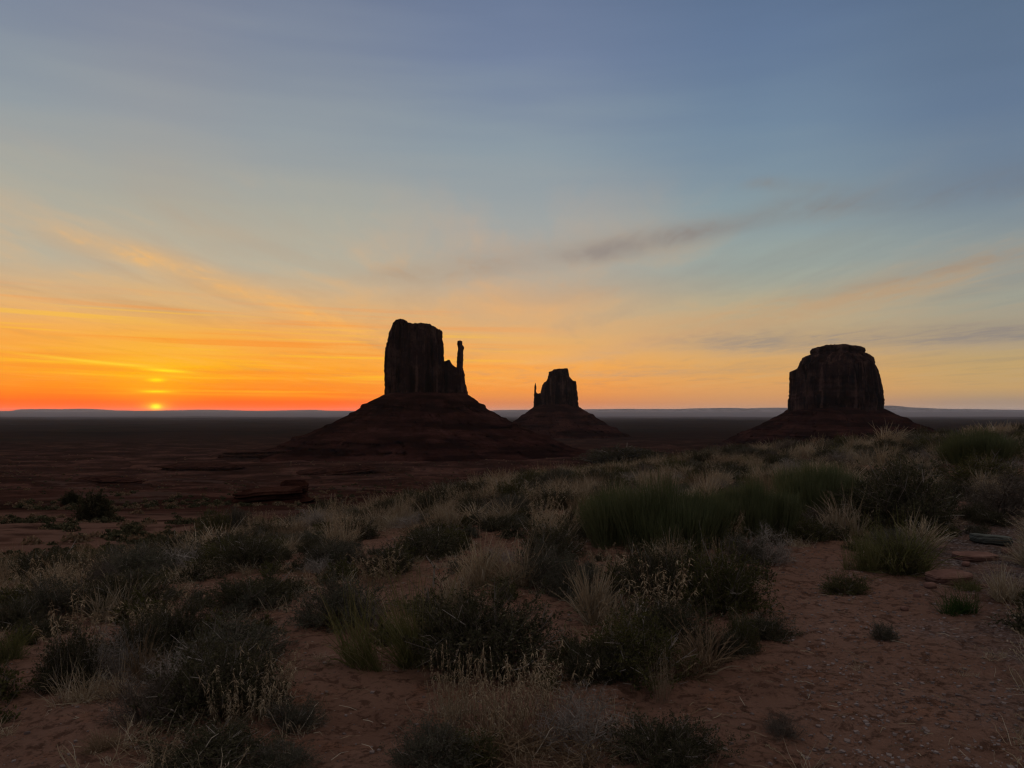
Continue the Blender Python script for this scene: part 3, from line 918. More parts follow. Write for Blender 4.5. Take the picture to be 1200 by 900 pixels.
def dead_geo(seed, w=.6, h=.38, stems=46, per=7):
    g = np.random.default_rng(seed)
    az = g.uniform(0, 2 * np.pi, stems)
    ce = g.uniform(0.05, 1, stems) ** .7
    d = np.stack([np.cos(az) * np.sqrt(1 - ce ** 2), np.sin(az) * np.sqrt(1 - ce ** 2), ce], -1)
    tip = d * np.array([w / 2, w / 2, h]) * g.uniform(.7, 1.15, stems)[:, None]
    o = np.stack([np.cos(az), np.sin(az), 0 * az], -1) * (g.uniform(0, 1, stems) * .1 * w)[:, None]
    o[:, 2] = -.02
    K = 8
    t = np.linspace(0, 1, K)[None, :, None]
    mid = (o + tip) / 2 + g.normal(size=(stems, 3)) * .22 * h
    P = o[:, None] * (1 - t) ** 2 + 2 * mid[:, None] * t * (1 - t) + tip[:, None] * t ** 2
    P = P + np.cumsum(g.normal(size=P.shape) * .009, 1)
    ws = np.linspace(.0075, .0022, K)[None, :] * g.uniform(.6, 1.4, (stems, 1))
    st = ribbons(P, ws, rand_dir(g, stems), g.uniform(0, 1, stems))
    out = [(st, 0)]
    base, tipdir, cnt = P, None, stems
    for lvl, (pr, ll, wd) in enumerate(((per, .16, .0028), (4, .08, .0018))):
        n = cnt * pr
        si = np.repeat(np.arange(cnt), pr)
        kk = base.shape[1]
        f = g.uniform(.3, 1, n) * (kk - 1)
        i0 = np.minimum(f.astype(int), kk - 2)
        b = base[si, i0] + (base[si, i0 + 1] - base[si, i0]) * (f - i0)[:, None]
        td = unit(unit(base[si, -1] - base[si, 0]) * .7 + rand_dir(g, n, .1))
        ln = g.uniform(.4, 1.2, n) * ll * (w / .6)
        tq = np.linspace(0, 1, 5)[None, :, None]
        Q = b[:, None] + td[:, None] * ln[:, None, None] * tq + np.cumsum(g.normal(size=(n, 5, 3)) * .007, 1)
        Q[..., 2] = np.maximum(Q[..., 2], .006)
        out.append((ribbons(Q, np.linspace(wd, wd * .5, 5)[None, :] * np.ones((n, 1)), rand_dir(g, n), g.uniform(0, 1, n)), 0))
        base, cnt = Q, n
    return join(*out)


def tuft_geo(seed, n=260, h=.4, rad=.07, lean=.75, width=.0033, seedheads=.24, droop=.35, bias=(0, 0)):
    """bunch grass: arching blades, some with seed heads"""
    g = np.random.default_rng(seed)
    az = g.uniform(0, 2 * np.pi, n)
    q = np.sqrt(g.uniform(0, 1, n))
    o = np.stack([np.cos(az) * q * rad, np.sin(az) * q * rad, 0 * az - .01], -1)
    nc = 5                                   # several crowns grown into one another
    cc = g.normal(size=(nc, 2)) * rad * .9
    ch = g.uniform(.55, 1.1, nc)
    cb = g.normal(size=(nc, 2)) * .16
    ci = g.integers(0, nc, n)
    o[:, :2] = o[:, :2] * .6 + cc[ci]
    tilt = np.abs(g.normal(size=n)) * .5 * lean + q * .45 * lean
    az2 = az + g.normal(size=n) * 1.1
    ln = h * g.uniform(.3, 1.12, n) * ch[ci]
    d = np.stack([np.cos(az2) * np.sin(tilt) + bias[0] + cb[ci, 0], np.sin(az2) * np.sin(tilt) + bias[1] + cb[ci, 1], np.cos(tilt)], -1)
    d = unit(d)
    K = 6
    t = np.linspace(0, 1, K)[None, :, None]
    hor = unit(d * np.array([1, 1, 0]) + 1e-6)
    dr = (g.uniform(.0, 1, n) * droop * ln)[:, None, None]
    P = o[:, None] + d[:, None] * ln[:, None, None] * t + (hor[:, None] * .7 - np.array([0, 0, 1.0]) * .75) * dr * t ** 2.2
    P = P + np.cumsum(g.normal(size=P.shape) * .008, 1) * t
    kink = g.random(n) < .14                 # broken blades hang down from a kink
    P[kink, 4:] = P[kink, 3:4] + (P[kink, 4:] - P[kink, 3:4]) * np.array([.9, .9, -.7])
    P[..., 2] = np.maximum(P[..., 2], .004)
    ws = np.array([1.0, 1.0, .95, .85, .65, .3])[None, :] * width * g.uniform(.7, 1.4, (n, 1))
    r = g.uniform(0, 1, n)
    out = [(ribbons(P, ws, unit(np.cross(d, rand_dir(g, n))), r), 0)]
    m = int(n * seedheads)
    if m:
        idx = g.choice(n, m, replace=False)
        per = 9
        ii = np.repeat(idx, per)
        s = g.uniform(.62, 1.0, m * per) * (K - 1)
        i0 = np.minimum(s.astype(int), K - 2)
        c = P[ii, i0] + (P[ii, i0 + 1] - P[ii, i0]) * (s - i0)[:, None] + g.normal(size=(m * per, 3)) * .004
        dd = unit(d[ii] + rand_dir(g, m * per) * .8)
        sz = g.uniform(.006, .012, m * per)
        out.append((quads(c, dd * sz[:, None], unit(np.cross(dd, rand_dir(g, m * per))) * (sz * .3)[:, None], np.clip(r[ii] * .4 + .55, 0, 1)), 0))
    return join(*out)


def broom_geo(seed, w=1.5, h=.75, n=6500, width=.0019):
    """broom-like bush: masses of thin upright green stems"""
    g = np.random.default_rng(seed)
    nc = 34
    ca = g.uniform(0, 2 * np.pi, nc)
    cr = np.sqrt(g.uniform(0, 1, nc)) * w * .36
    cl = np.stack([np.cos(ca) * cr, np.sin(ca) * cr * .8], -1)
    chh = g.uniform(.72, 1.08, nc) * (1 - .35 * (cr / (w * .36)) ** 2)
    ci = g.integers(0, nc, n)
    a = g.uniform(0, 2 * np.pi, n)
    q = np.sqrt(g.uniform(0, 1, n))
    o = np.concatenate([cl[ci] + np.stack([np.cos(a), np.sin(a)], -1) * (q * .09)[:, None], np.full((n, 1), -.02)], 1)
    o[:, 2] = np.maximum(g.uniform(-.3, .72, n), -.02) * h * chh[ci]
    o[:, :2] *= (1 + .35 * np.maximum(o[:, 2:3], 0) / h)
    out_d = cl[ci] / (w * .36)
    tilt = np.concatenate([out_d * .42 + np.stack([np.cos(a), np.sin(a)], -1) * (q * .28)[:, None] + g.normal(size=(n, 2)) * .20, np.ones((n, 1))], 1)
    d = unit(tilt)
    ln = np.clip((h * chh[ci] * g.uniform(.75, 1.04, n) - o[:, 2]) / np.maximum(d[:, 2], .5), .05, .42)
    K = 4
    t = np.linspace(0, 1, K)[None, :, None]
    hor = d * np.array([1, 1, 0])
    P = o[:, None] + d[:, None] * ln[:, None, None] * t + (-hor[:, None] * .22 + np.array([0, 0, .05])) * ln[:, None, None] * t ** 2
    P = P + np.cumsum(g.normal(size=P.shape) * .006, 1)
    ws = np.array([1.1, 1, .9, .5])[None, :] * width * g.uniform(.7, 1.4, (n, 1))
    r = np.clip(g.uniform(0, 1, nc)[ci] * .35 + g.uniform(0, .7, n), 0, 1)
    return ribbons(P, ws, unit(np.cross(d, rand_dir(g, n))), r)


def stalk_geo(seed, n=26, h=.5, rad=.12, leaves=16, leafsize=.022, lean=.5):
    """dead flowering stalks with pale curled leaves"""
    g = np.random.default_rng(seed)
    az = g.uniform(0, 2 * np.pi, n)
    q = np.sqrt(g.uniform(0, 1, n))
    o = np.stack([np.cos(az) * q * rad, np.sin(az) * q * rad, 0 * az - .01], -1)
    tilt = np.abs(g.normal(size=n)) * .3 * lean + q * .5 * lean
    d = unit(np.stack([np.cos(az) * np.sin(tilt), np.sin(az) * np.sin(tilt), np.cos(tilt)], -1))
    ln = h * g.uniform(.5, 1.12, n)
    K = 7
    t = np.linspace(0, 1, K)[None, :, None]
    P = o[:, None] + d[:, None] * ln[:, None, None] * t + np.cumsum(g.normal(size=(n, K, 3)) * .008, 1)
    ws = np.linspace(.0026, .0011, K)[None, :] * g.uniform(.7, 1.3, (n, 1))
    r = g.uniform(.2, .9, n)
    stem = ribbons(P, ws, unit(np.cross(d, rand_dir(g, n))), r)
    m = n * leaves
    ii = np.repeat(np.arange(n), leaves)
    s = g.uniform(.3, 1.0, m) * (K - 1)
    i0 = np.minimum(s.astype(int), K - 2)
    b = P[ii, i0] + (P[ii, i0 + 1] - P[ii, i0]) * (s - i0)[:, None]
    ld = unit(rand_dir(g, m, .15))
    ls = leafsize * g.uniform(.4, 1.3, m)
    kk = 4
    tq = np.linspace(0, 1, kk)[None, :, None]
    curl = unit(np.cross(ld, rand_dir(g, m)))
    Q = b[:, None] + ld[:, None] * ls[:, None, None] * tq + (curl[:, None] * .6 - np.array([0, 0, .8])) * ls[:, None, None] * tq ** 2
    wl = np.array([.3, 1, .8, .15])[None, :] * (ls * .14)[:, None]
    lv = ribbons(Q, wl, unit(np.cross(ld, curl)), np.clip(r[ii] * .5 + g.uniform(0, .5, m), 0, 1))
    return stem, lv


# ------------------------------------------------------------------ plants: one prototype set per kind (mesh data is shared by the copies)
PROTO = {}


def proto(kind, parts, size):
    """parts: [(part name, mesh)], whole: one joined mesh for far copies"""
    PROTO.setdefault(kind, []).append((parts, size))


def leafy(kind, seed, leafmat, **kw):
    st, tw, lf, dd = shrub_geo(seed, **kw)
    V, F, r, mi = join((st, 0), (tw, 0), (dd, 1))
    stem = make_mesh('stem', V, F, r, [M['twig'], M['deadwood']], mi)
    V, F, r, mi = join((lf, 0))
    fol = make_mesh('foliage', V, F, r, [leafmat], mi)
    V, F, r, mi = join((st, 0), (tw, 0), (lf, 1), (dd, 2))
    whole = make_mesh('shrub', V, F, r, [M['twig'], leafmat, M['deadwood']], mi)
    PROTO.setdefault(kind, []).append(dict(parts=[('stem', stem), ('foliage', fol)], whole=whole, w=kw.get('w', .8), h=kw.get('h', .38)))


for i in range(5):
    leafy('sage', 100 + i, M['sage'], w=.85, h=(.36, .42, .33, .40, .38)[i], stems=130, per=12, leaves=13)
for i in range(4):
    leafy('greysage', 140 + i, M['sage_grey'], w=.8, h=(.36, .42, .34, .38)[i], stems=120, per=11, leaves=10, leaf=.008)
for i in range(3):
    leafy('olive', 170 + i, M['olive'], w=.8, h=(.42, .36, .46)[i], stems=120, per=11, leaves=12, leaf=.009)
leafy('juniper', 190, M['sage'], w=2.6, h=2.1, stems=150, per=16, leaves=12, leaf=.05, lobes=.2, spread=.1)
leafy('juniper', 191, M['sage'], w=2.4, h=1.5, stems=150, per=16, leaves=12, leaf=.05, lobes=.3, spread=.1)


def simple(kind, VFRM, mats, w, h, name):
    V, F, r, mi = VFRM
    me = make_mesh(name, V, F, r, mats, mi)
    PROTO.setdefault(kind, []).append(dict(parts=None, whole=me, w=w, h=h))


for i in range(6):
    simple('straw', tuft_geo(200 + i, (420, 340, 460, 380, 300, 400)[i], (.40, .46, .34, .42, .5, .38)[i], (.10, .08, .13, .09, .08, .11)[i]), [M['straw']], .6, .42, 'grass_tuft')
for i in range(4):
    simple('brown', tuft_geo(230 + i, 360, (.36, .30, .42, .34)[i], .10, .95, .0031, .2, .5), [M['straw_brown']], .6, .36, 'grass_tuft')
for i in range(3):
    simple('yellowgreen', tuft_geo(250 + i, 520, .42, .14, .8, .0021, .06, .45), [M['yellowgreen']], .7, .4, 'grass_tuft')
simple('green', tuft_geo(260, 520, .30, .12, .7, .002, .0, .3), [M['green']], .5, .3, 'grass_tuft')
simple('lean', tuft_geo(262, 620, .50, .13, .75, .0021, .05, .3, (-.35, -.1)), [M['yellowgreen']], .8, .5, 'grass_tuft')
simple('dome', tuft_geo(264, 700, .34, .17, 1.25, .002, .0, .7), [M['straw']], .7, .3, 'grass_tuft')
for i in range(4):
    simple('dead', dead_geo(300 + i, .62, (.36, .42, .32, .38)[i]), [M['deadwood']], .65, .38, 'dead_shrub')
for i in range(2):
    simple('deadbrown', dead_geo(310 + i, .62, (.34, .40)[i], 60, 8), [M['twig']], .65, .38, 'dead_shrub')
for i in range(4):
    V, F, r, mi = join((broom_geo(320 + i, 1.5, (.72, .66, .78, .6)[i]), 0))
    simple('broom', (V, F, r, mi), [M['broom']], 1.5, .72, 'broom_bush')
for i in range(4):
    stm, lv = stalk_geo(340 + i, (64, 48, 76, 34)[i], (.5, .6, .44, .66)[i], (.20, .15, .26, .10)[i], 22, .026)
    V, F, r, mi = join((stm, 0))
    a = make_mesh('stem', V, F, r, [M['straw_brown']], mi)
    V, F, r, mi = join((lv, 0))
    b = make_mesh('dry_leaf_spray', V, F, r, [M['straw']], mi)
    V, F, r, mi = join((stm, 0), (lv, 1))
    c = make_mesh('stalk_plant', V, F, r, [M['straw_brown'], M['straw']], mi)
    PROTO.setdefault('stalk', []).append(dict(parts=[('stem', a), ('foliage', b)], whole=c, w=.5, h=.5))

KINDNAME = dict(sage='shrub', greysage='shrub', olive='shrub', juniper='juniper_bush', straw='grass_tuft', brown='grass_tuft', yellowgreen='grass_tuft', green='grass_tuft',
                lean='grass_tuft', dome='grass_tuft', dead='dead_shrub', deadbrown='dead_shrub', broom='broom_bush', stalk='stalk_plant')
CATNAME = dict(shrub='shrub', juniper_bush='bush', grass_tuft='grass tuft', dead_shrub='dead shrub', broom_bush='bush', stalk_plant='dry plant')
GROUPNAME = dict(shrub='low shrubs scattered over the hill', grass_tuft='tufts of grass scattered over the hill', dead_shrub='bare twiggy shrubs on the hill',
                 broom_bush='green broom-like bushes on the hill', stalk_plant='dry stalk plants on the hill', juniper_bush='bushes on the dunes below the hill')

for _lst in PROTO.values():
    for _p in _lst:
        me = _p['whole']
        co = np.empty(len(me.vertices) * 3, np.float32)
        me.vertices.foreach_get('co', co)
        co = co.reshape(-1, 3)
        _p['w'] = 2 * np.percentile(np.abs(co[:, 0]), 96)
        _p['h'] = np.percentile(co[:, 2], 97.5)
rng = random.Random(11)
PLACED = []


def place(kind, x, y, z, sx, sz, label, detail=True, rot=None, sy=None):
    p = PROTO[kind][rng.randrange(len(PROTO[kind]))]
    nm = KINDNAME[kind]
    sc = (sx / p['w'], (sy or sx) / p['w'], sz / p['h'])
    if p['parts'] and detail:
        o = bpy.data.objects.new(nm, None)
        COL.objects.link(o)
        for pn, me in p['parts']:
            link(pn, me, o)
    else:
        o = link(nm, p['whole'])
    o.location = (x, y, z)
    o.rotation_euler = (0, 0, rng.uniform(0, 6.283) if rot is None else rot)
    o.scale = sc
    tag(o, label, CATNAME[nm], GROUPNAME[nm])
    return o


def at_px(kind, px, py, wpx, hpx, label, rot=None, detail=True):
    g = ground_at(px, py)
    if g is None:
        return
    x, y, z = g
    m = y / FPX
    # the plant's centre lies behind its near edge
    k = 1 + (wpx * m * .32) / math.hypot(x, y)
    x, y = x * k, y * k
    z = float(height(x, y))
    m = y / FPX
    hp = max((.85 if kind in ('stalk', 'lean', 'straw', 'dome') else .6) * hpx, hpx - (py - 481) * (k - 1))
    o = place(kind, x, y, z - .01, wpx * m * .95, hp * m, label, detail, rot)
    PLACED.append((x, y, wpx * m / 2, px, py, kind, label))
    return o


# landmark plants, read off the photograph: kind, base x, base y, width, height, label, short name used by the neighbours' labels
L = [
    ('broom', 768, 652, 165, 78, 'widest green broom-like bush on the hill, a dense mass of thin upright stems', 'the widest green broom bush'),
    ('broom', 884, 632, 92, 62, 'green broom-like bush joined to the right side of the widest one', None),
    ('broom', 960, 608, 98, 60, 'rounded green broom-like bush with dry grass behind, below the broad butte', 'the rounded green bush below the broad butte'),
    ('broom', 1148, 546, 100, 36, 'green broom-like bush on the crest, close to the right edge', 'the green bush on the right crest'),
    ('sage', 1058, 626, 130, 76, 'large dark grey-green shrub, biggest on the upper right of the hill', 'the large dark shrub of the upper right'),
    ('deadbrown', 1172, 606, 78, 50, 'grey twiggy bush right of the large dark shrub, above the stone slabs', 'the grey twiggy bush above the slabs'),
    ('olive', 1150, 572, 92, 32, 'low olive shrub in front of the green bush on the right crest', None),
    ('yellowgreen', 1050, 672, 76, 54, 'yellow-green leafy tussock standing by itself on bare sand left of the stones', 'the yellow-green tussock left of the stones'),
    ('olive', 1052, 674, 60, 40, 'olive shrub grown through by the yellow-green tussock left of the stones', None),
    ('dead', 902, 664, 56, 42, 'bleached white-grey dead shrub below the green broom bushes', 'the bleached dead shrub'),
    ('greysage', 876, 660, 50, 34, 'small grey-green shrub touching the left of the bleached dead shrub', None),
    ('olive', 990, 698, 56, 26, 'low thin olive shrub alone on the bare sand', 'the thin olive shrub on bare sand'),
    ('green', 1132, 722, 50, 28, 'bright green grass tuft in front of the red stone', 'the bright green tuft'),
    ('straw', 1178, 708, 46, 42, 'wispy pale grass tuft right of the bright green tuft', None),
    ('yellowgreen', 1142, 694, 34, 18, 'small yellowish tuft growing against the red stone', None),
    ('greysage', 1036, 750, 28, 20, 'tiny grey-green plant alone on gravelly ground', None),
    ('deadbrown', 918, 866, 44, 30, 'small dark brittle shrub low on the bare gravel, near the bottom edge', None),
    ('sage', 772, 706, 100, 58, 'dark shrub in front of the widest green broom bush, its left half', None),
    ('olive', 838, 720, 112, 70, 'dark green shrub with a tall pale stalk, in front of the widest broom bush', 'the tall-stalked shrub'),
    ('stalk', 842, 706, 34, 70, 'tall pale flower stalk rising from the dark green shrub', None),
    ('sage', 700, 800, 70, 46, 'small dark shrub at the left edge of the broad green thicket', None),
    ('olive', 744, 802, 130, 80, 'broad green shrub thicket in the middle of the near slope', 'the broad green thicket'),
    ('sage', 772, 764, 110, 56, 'dark shrub behind the broad green thicket', None),
    ('brown', 822, 794, 84, 58, 'wiry brown tangle of grass on the right side of the broad green thicket', 'the wiry brown tangle'),
    ('olive', 868, 766, 40, 38, 'small green shrub right of the wiry brown tangle', None),
    ('stalk', 728, 778, 50, 76, 'pale feathery stalk plant rising out of the broad green thicket', None),
    ('stalk', 776, 826, 26, 62, 'pair of slender bleached stalks in front of the broad green thicket', None),
    ('sage', 780, 908, 124, 62, 'dark green shrub at the bottom edge right of the bleached twigs', 'the dark shrub at the bottom edge'),
    ('dead', 676, 884, 100, 70, 'large tangle of bleached grey twigs near the bottom edge', 'the large tangle of bleached twigs'),
    ('stalk', 640, 850, 90, 84, 'pale stalk plant with curled dry leaves behind the bleached twigs', None),
    ('stalk', 590, 872, 100, 90, 'densest pale stalk plant with curled dry leaves, near the bottom edge', 'the densest pale stalk plant'),
    ('stalk', 532, 862, 70, 92, 'tall pale stalk plant left of the densest one', None),
    ('brown', 600, 900, 120, 50, 'brown grass tussock under the densest pale stalk plant', None),
    ('greysage', 505, 905, 90, 52, 'grey-green shrub at the bottom edge left of the pale stalks', None),
    ('olive', 548, 905, 80, 44, 'olive shrub at the bottom edge below the pale stalks', None),
    ('brown', 690, 908, 90, 34, 'brown grass tussock at the bottom edge below the bleached twigs', None),
    ('sage', 568, 792, 150, 92, 'largest dark shrub on the near slope, behind the pale stalk plants', 'the largest dark shrub of the near slope'),
    ('sage', 528, 784, 70, 56, 'dark shrub merging into the left of the largest dark shrub', None),
    ('lean', 456, 790, 120, 112, 'tall green and straw grass clump leaning left beside the sandy path', 'the leaning grass clump'),
    ('straw', 534, 724, 46, 52, 'straight straw tuft just behind the leaning grass clump', None),
    ('straw', 566, 690, 56, 52, 'tall straight yellowish grass tuft in the middle of the slope', 'the tall yellowish tuft'),
    ('greysage', 644, 694, 76, 56, 'grey-green shrub left of the widest green broom bush', 'the grey-green shrub by the widest broom bush'),
    ('greysage', 674, 704, 58, 40, 'smaller grey-green shrub in front of the one left of the widest broom bush', None),
    ('sage', 645, 655, 70, 40, 'dark shrub above the grey-green shrub, left of the widest broom bush', None),
    ('greysage', 396, 738, 96, 56, 'rounded greyish shrub with a dark foot at the head of the sandy path', 'the rounded greyish shrub'),
    ('dead', 432, 735, 42, 36, 'pale dead twigs on the right flank of the rounded greyish shrub', None),
    ('sage', 290, 668, 78, 38, 'dark oval shrub with bare sand in front, below the dunes', 'the dark oval shrub'),
    ('greysage', 388, 664, 66, 32, 'grey-green oval shrub in the middle left of the hill', 'the grey-green oval shrub'),
    ('sage', 456, 674, 64, 30, 'dark low shrub left of the forked stick', 'the dark shrub left of the forked stick'),
    ('sage', 500, 655, 76, 30, 'dark wide shrub behind the forked stick', None),
    ('olive', 532, 648, 56, 26, 'low olive shrub above the tall yellowish tuft', None),
    ('sage', 292, 712, 80, 34, 'dark spreading shrub left of the rounded greyish shrub', None),
    ('greysage', 270, 786, 126, 54, 'wide grey-green shrub at the back of the big clump by the path', 'the wide grey-green shrub by the path'),
    ('sage', 250, 846, 150, 84, 'biggest dark green shrub on the lower left', 'the biggest dark shrub of the lower left'),
    ('deadbrown', 172, 852, 84, 62, 'purplish brown twiggy shrub left of the biggest dark shrub', 'the purplish twiggy shrub'),
    ('stalk', 290, 856, 100, 80, 'tan stalk plant with curled leaves in front of the biggest dark shrub', 'the tan stalk plant'),
    ('stalk', 322, 830, 60, 66, 'smaller tan stalk plant at the right of the biggest dark shrub', None),
    ('stalk', 190, 905, 40, 48, 'pale seed stalks at the bottom left edge', None),
    ('sage', 254, 912, 150, 56, 'dark shrub cut by the bottom edge on the left', 'the dark shrub cut by the bottom edge'),
    ('greysage', 330, 905, 70, 34, 'low grey-green shrub at the bottom edge beside the sandy path', None),
    ('brown', 118, 884, 50, 28, 'small brown tuft on the bare sand of the lower left', None),
    ('greysage', 346, 856, 58, 36, 'small grey-green shrub on the left side of the sandy path', None),
    ('brown', 172, 802, 54, 48, 'brown grass tuft between the bleached dome and the biggest dark shrub', None),
    ('sage', 84, 808, 72, 64, 'dark shrub backing the pale grass dome on the left', 'the dark shrub behind the pale dome'),
    ('dead', 134, 802, 56, 62, 'grey dead twigs right of the pale grass dome', None),
    ('dome', 98, 826, 78, 42, 'low dome of pale bleached grass on the sand of the lower left', 'the pale grass dome'),
    ('sage', 204, 766, 84, 54, 'dark shrub with dry stalks on top, left of the wide grey-green one', 'the dark shrub with dry stalks on top'),
    ('sage', 160, 782, 62, 48, 'dark shrub between the pale dome and the one with dry stalks', None),
    ('stalk', 178, 745, 60, 40, 'tan stalks standing on top of the dark shrub on the left', None),
    ('sage', 144, 722, 96, 46, 'dark green wide shrub left of centre of the left slope', 'the dark green wide shrub'),
    ('greysage', 62, 724, 72, 44, 'grey-green shrub near the left edge, behind bare sand', 'the grey-green shrub near the left edge'),
    ('sage', 18, 738, 60, 34, 'dark shrub cut by the left edge', None),
    ('sage', 50, 748, 56, 22, 'flat dark shrub in front of the grey-green shrub near the left edge', None),
    ('yellowgreen', 18, 774, 56, 42, 'olive-straw tussock cut by the left edge', None),
    ('deadbrown', 116, 690, 46, 34, 'reddish brown twiggy shrub on the left slope', None),
    ('straw', 222, 662, 60, 34, 'pale straw tuft on the edge above the dark green wide shrub', 'the pale tuft on the edge'),
    ('straw', 252, 650, 60, 34, 'pale straw tuft left of the dark oval shrub', None),
    ('olive', 250, 626, 34, 24, 'green rounded shrub on the edge of the dunes', 'the green shrub on the edge of the dunes'),
    ('greysage', 276, 622, 36, 24, 'pale grey-green shrub next to the green one on the edge of the dunes', None),
    ('sage', 734, 543, 92, 18, 'low dark spreading shrub on the skyline left of the crest grasses', 'the low dark shrub on the skyline'),
    ('sage', 385, 606, 44, 20, 'dark shrub at the head of the slope below the rock outcrop', None),
    ('straw', 1040, 523, 40, 22, 'pale grass tuft highest on the crest under the broad butte', 'the pale tuft highest on the crest'),
    ('straw', 1160, 514, 60, 14, 'pale grass tuft on the skyline right of the broad butte', None),
]
for kind, px, py, w_, h_, lab, short in L:
    at_px(kind, px, py, w_, h_, lab)
SHORTS = [(p, l[6]) for p, l in zip(PLACED, L) if l[6]]

# bushes on the dunes below
for px, py, w_, h_, lab in ((110, 611, 36, 30, 'dark round juniper bush alone on the red dune below the hill'),
                            (83, 592, 20, 14, 'smaller dark bush behind the round juniper bush on the dune')):
    at_px('juniper', px, py, w_, h_, lab)

# ------------------------------------------------------------------ the other plants of the hill
BARE = [  # bare sand, in photo pixels
    [(345, 742), (430, 742), (440, 790), (500, 800), (520, 835), (470, 860), (450, 900), (330, 900), (360, 850), (340, 790)],
    [(890, 645), (1000, 640), (1010, 670), (1100, 650), (1200, 620), (1200, 900), (850, 900), (800, 830), (870, 800), (900, 740)],
    [(590, 695), (680, 700), (680, 760), (640, 780), (600, 730)],
    [(0, 780), (60, 790), (70, 835), (160, 850), (110, 900), (0, 900)],
    [(75, 728), (150, 728), (140, 750), (70, 765)],
    [(220, 780), (150, 840), (120, 835), (190, 785)],
    [(240, 680), (330, 675), (330, 690), (230, 700)],
    [(420, 690), (500, 680), (540, 690), (510, 705), (430, 705)],
    [(640, 800), (880, 815), (850, 860), (700, 830)],
    [(420, 635), (470, 625), (470, 645), (420, 650)],
    [(500, 800), (640, 790), (630, 830), (520, 830)],
]


def inside(px, py, poly):
    c = False
    j = len(poly) - 1
    for i in range(len(poly)):
        xi, yi = poly[i]; xj, yj = poly[j]
        if (yi > py) != (yj > py) and px < (xj - xi) * (py - yi) / (yj - yi) + xi:
            c = not c
        j = i
    return c


def clear(x, y, r, f=.75):
    for (a, b, c, *_r) in PLACED:
        if (a - x) ** 2 + (b - y) ** 2 < (f * (c + r)) ** 2:
            return False
    return True


def zone(px, d):
    if d > 15:
        return 'on the far crest ' + ('below the mitten butte' if px < 720 else 'before the broad butte' if px < 1040 else 'right of the broad butte')
    if px < 330:
        return 'on the left slope above the dunes'
    return 'among others on the middle slope' if px < 900 else 'among others on the upper right'


LOOK = dict(sage='small dark shrub', greysage='small grey-green shrub', olive='small olive shrub', straw='pale straw grass tuft', brown='brownish dry grass tuft', yellowgreen='yellow-green grass tuft',
            dead='small bleached dead shrub', deadbrown='small brown twiggy shrub', stalk='small dry stalk plant')
fill = []
tries = 0
n_tuft = n_shrub = n_other = 0
while tries < 60000 and (n_tuft < 290 or n_shrub < 262 or n_other < 110):
    tries += 1
    y = 4.0 + 24 * rng.random() ** .62
    az = math.atan2(rng.uniform(-1, 1) * 660, FPX)
    x = y * math.tan(az)
    yc = float(np.interp(x, CX, CY))
    if y > yc + 2.0:
        continue
    z = float(height(x, y))
    px, py, _ = project(x, y, z)
    if not (-40 < px < 1240 and py < 930):
        continue
    if any(inside(px, py, b) for b in BARE):
        continue
    dens = float(fbm(x / 2.3, y / 2.3, 77, 3))
    crest = y > yc - 7
    if dens < -.22 + .3 * (not crest) and rng.random() < .8:
        continue
    pt = .52 if crest else .5
    if px < 330:
        pt -= .12
    r = rng.random()
    if r < pt:
        if n_tuft >= 290: continue
        kind = rng.choices(('straw', 'brown', 'yellowgreen'), (.66, .26, .08))[0]
        w_ = rng.uniform(.34, .66); h_ = rng.uniform(.18, .34) if crest else rng.uniform(.2, .42)
        f = .5
    else:
        kind = rng.choices(('sage', 'greysage', 'olive', 'dead', 'deadbrown', 'stalk'), (.40, .22, .13, .08, .08, .09))[0]
        if KINDNAME[kind] == 'shrub' and n_shrub >= 262 or KINDNAME[kind] != 'shrub' and n_other >= 110: continue
        w_ = rng.uniform(.36, .70) * (1.15 if crest else .85); h_ = w_ * rng.uniform(.34, .5)
        if kind == 'stalk':
            w_ = .45; h_ = rng.uniform(.3, .5)
        f = .74
    if KINDNAME[kind] == 'shrub' and y < 9.5 and rng.random() < .65:
        continue
    if not clear(x, y, w_ / 2, f):
        continue
    if KINDNAME[kind] == 'grass_tuft': n_tuft += 1
    elif KINDNAME[kind] == 'shrub': n_shrub += 1
    else: n_other += 1
    fill.append((kind, x, y, z, w_, h_, px, py))
    PLACED.append((x, y, w_ / 2, px, py, kind, None))

# labels of the filling plants: by the landmark they stand beside, else by their zone
cand = {}
for i, (kind, x, y, z, w_, h_, px, py) in enumerate(fill):
    best = None
    for p, sh in SHORTS:
        d = math.hypot(p[0] - x, p[1] - y)
        if d < 1.0 + p[2] * 1.4 and (best is None or d < best[0]):
            if abs(px - p[3]) > abs(p[1] - y) * FPX / y * .5:
                rel = 'left of' if px < p[3] else 'right of'
            else:
                rel = 'behind' if y > p[1] else 'in front of'
            best = (d, rel, sh)
    if best:
        cand.setdefault((LOOK[kind], best[1], best[2]), []).append((best[0], i))
labels = {}
for (look, rel, sh), lst in cand.items():
    lst.sort()
    if len(lst) == 1:
        labels[lst[0][1]] = f'{look} just {rel} {sh}'
    else:
        for q, (d, i) in enumerate(lst[:3]):
            labels[i] = f'{look} {("nearest", "second", "third")[q]} {rel} {sh}' if q else f'{look} closest {rel} {sh}'
for i, (kind, x, y, z, w_, h_, px, py) in enumerate(fill):
    lab = labels.get(i) or f'{LOOK[kind]} {zone(px, y)}'
    o = place(kind, x, y, z - .01, w_, h_, lab, detail=y < 11)
    o.rotation_euler.x = rng.gauss(0, .05)
    o.rotation_euler.y = rng.gauss(0, .05)
    if i not in labels:
        o['group'] = f'{LOOK[kind]}s {zone(px, y)}'


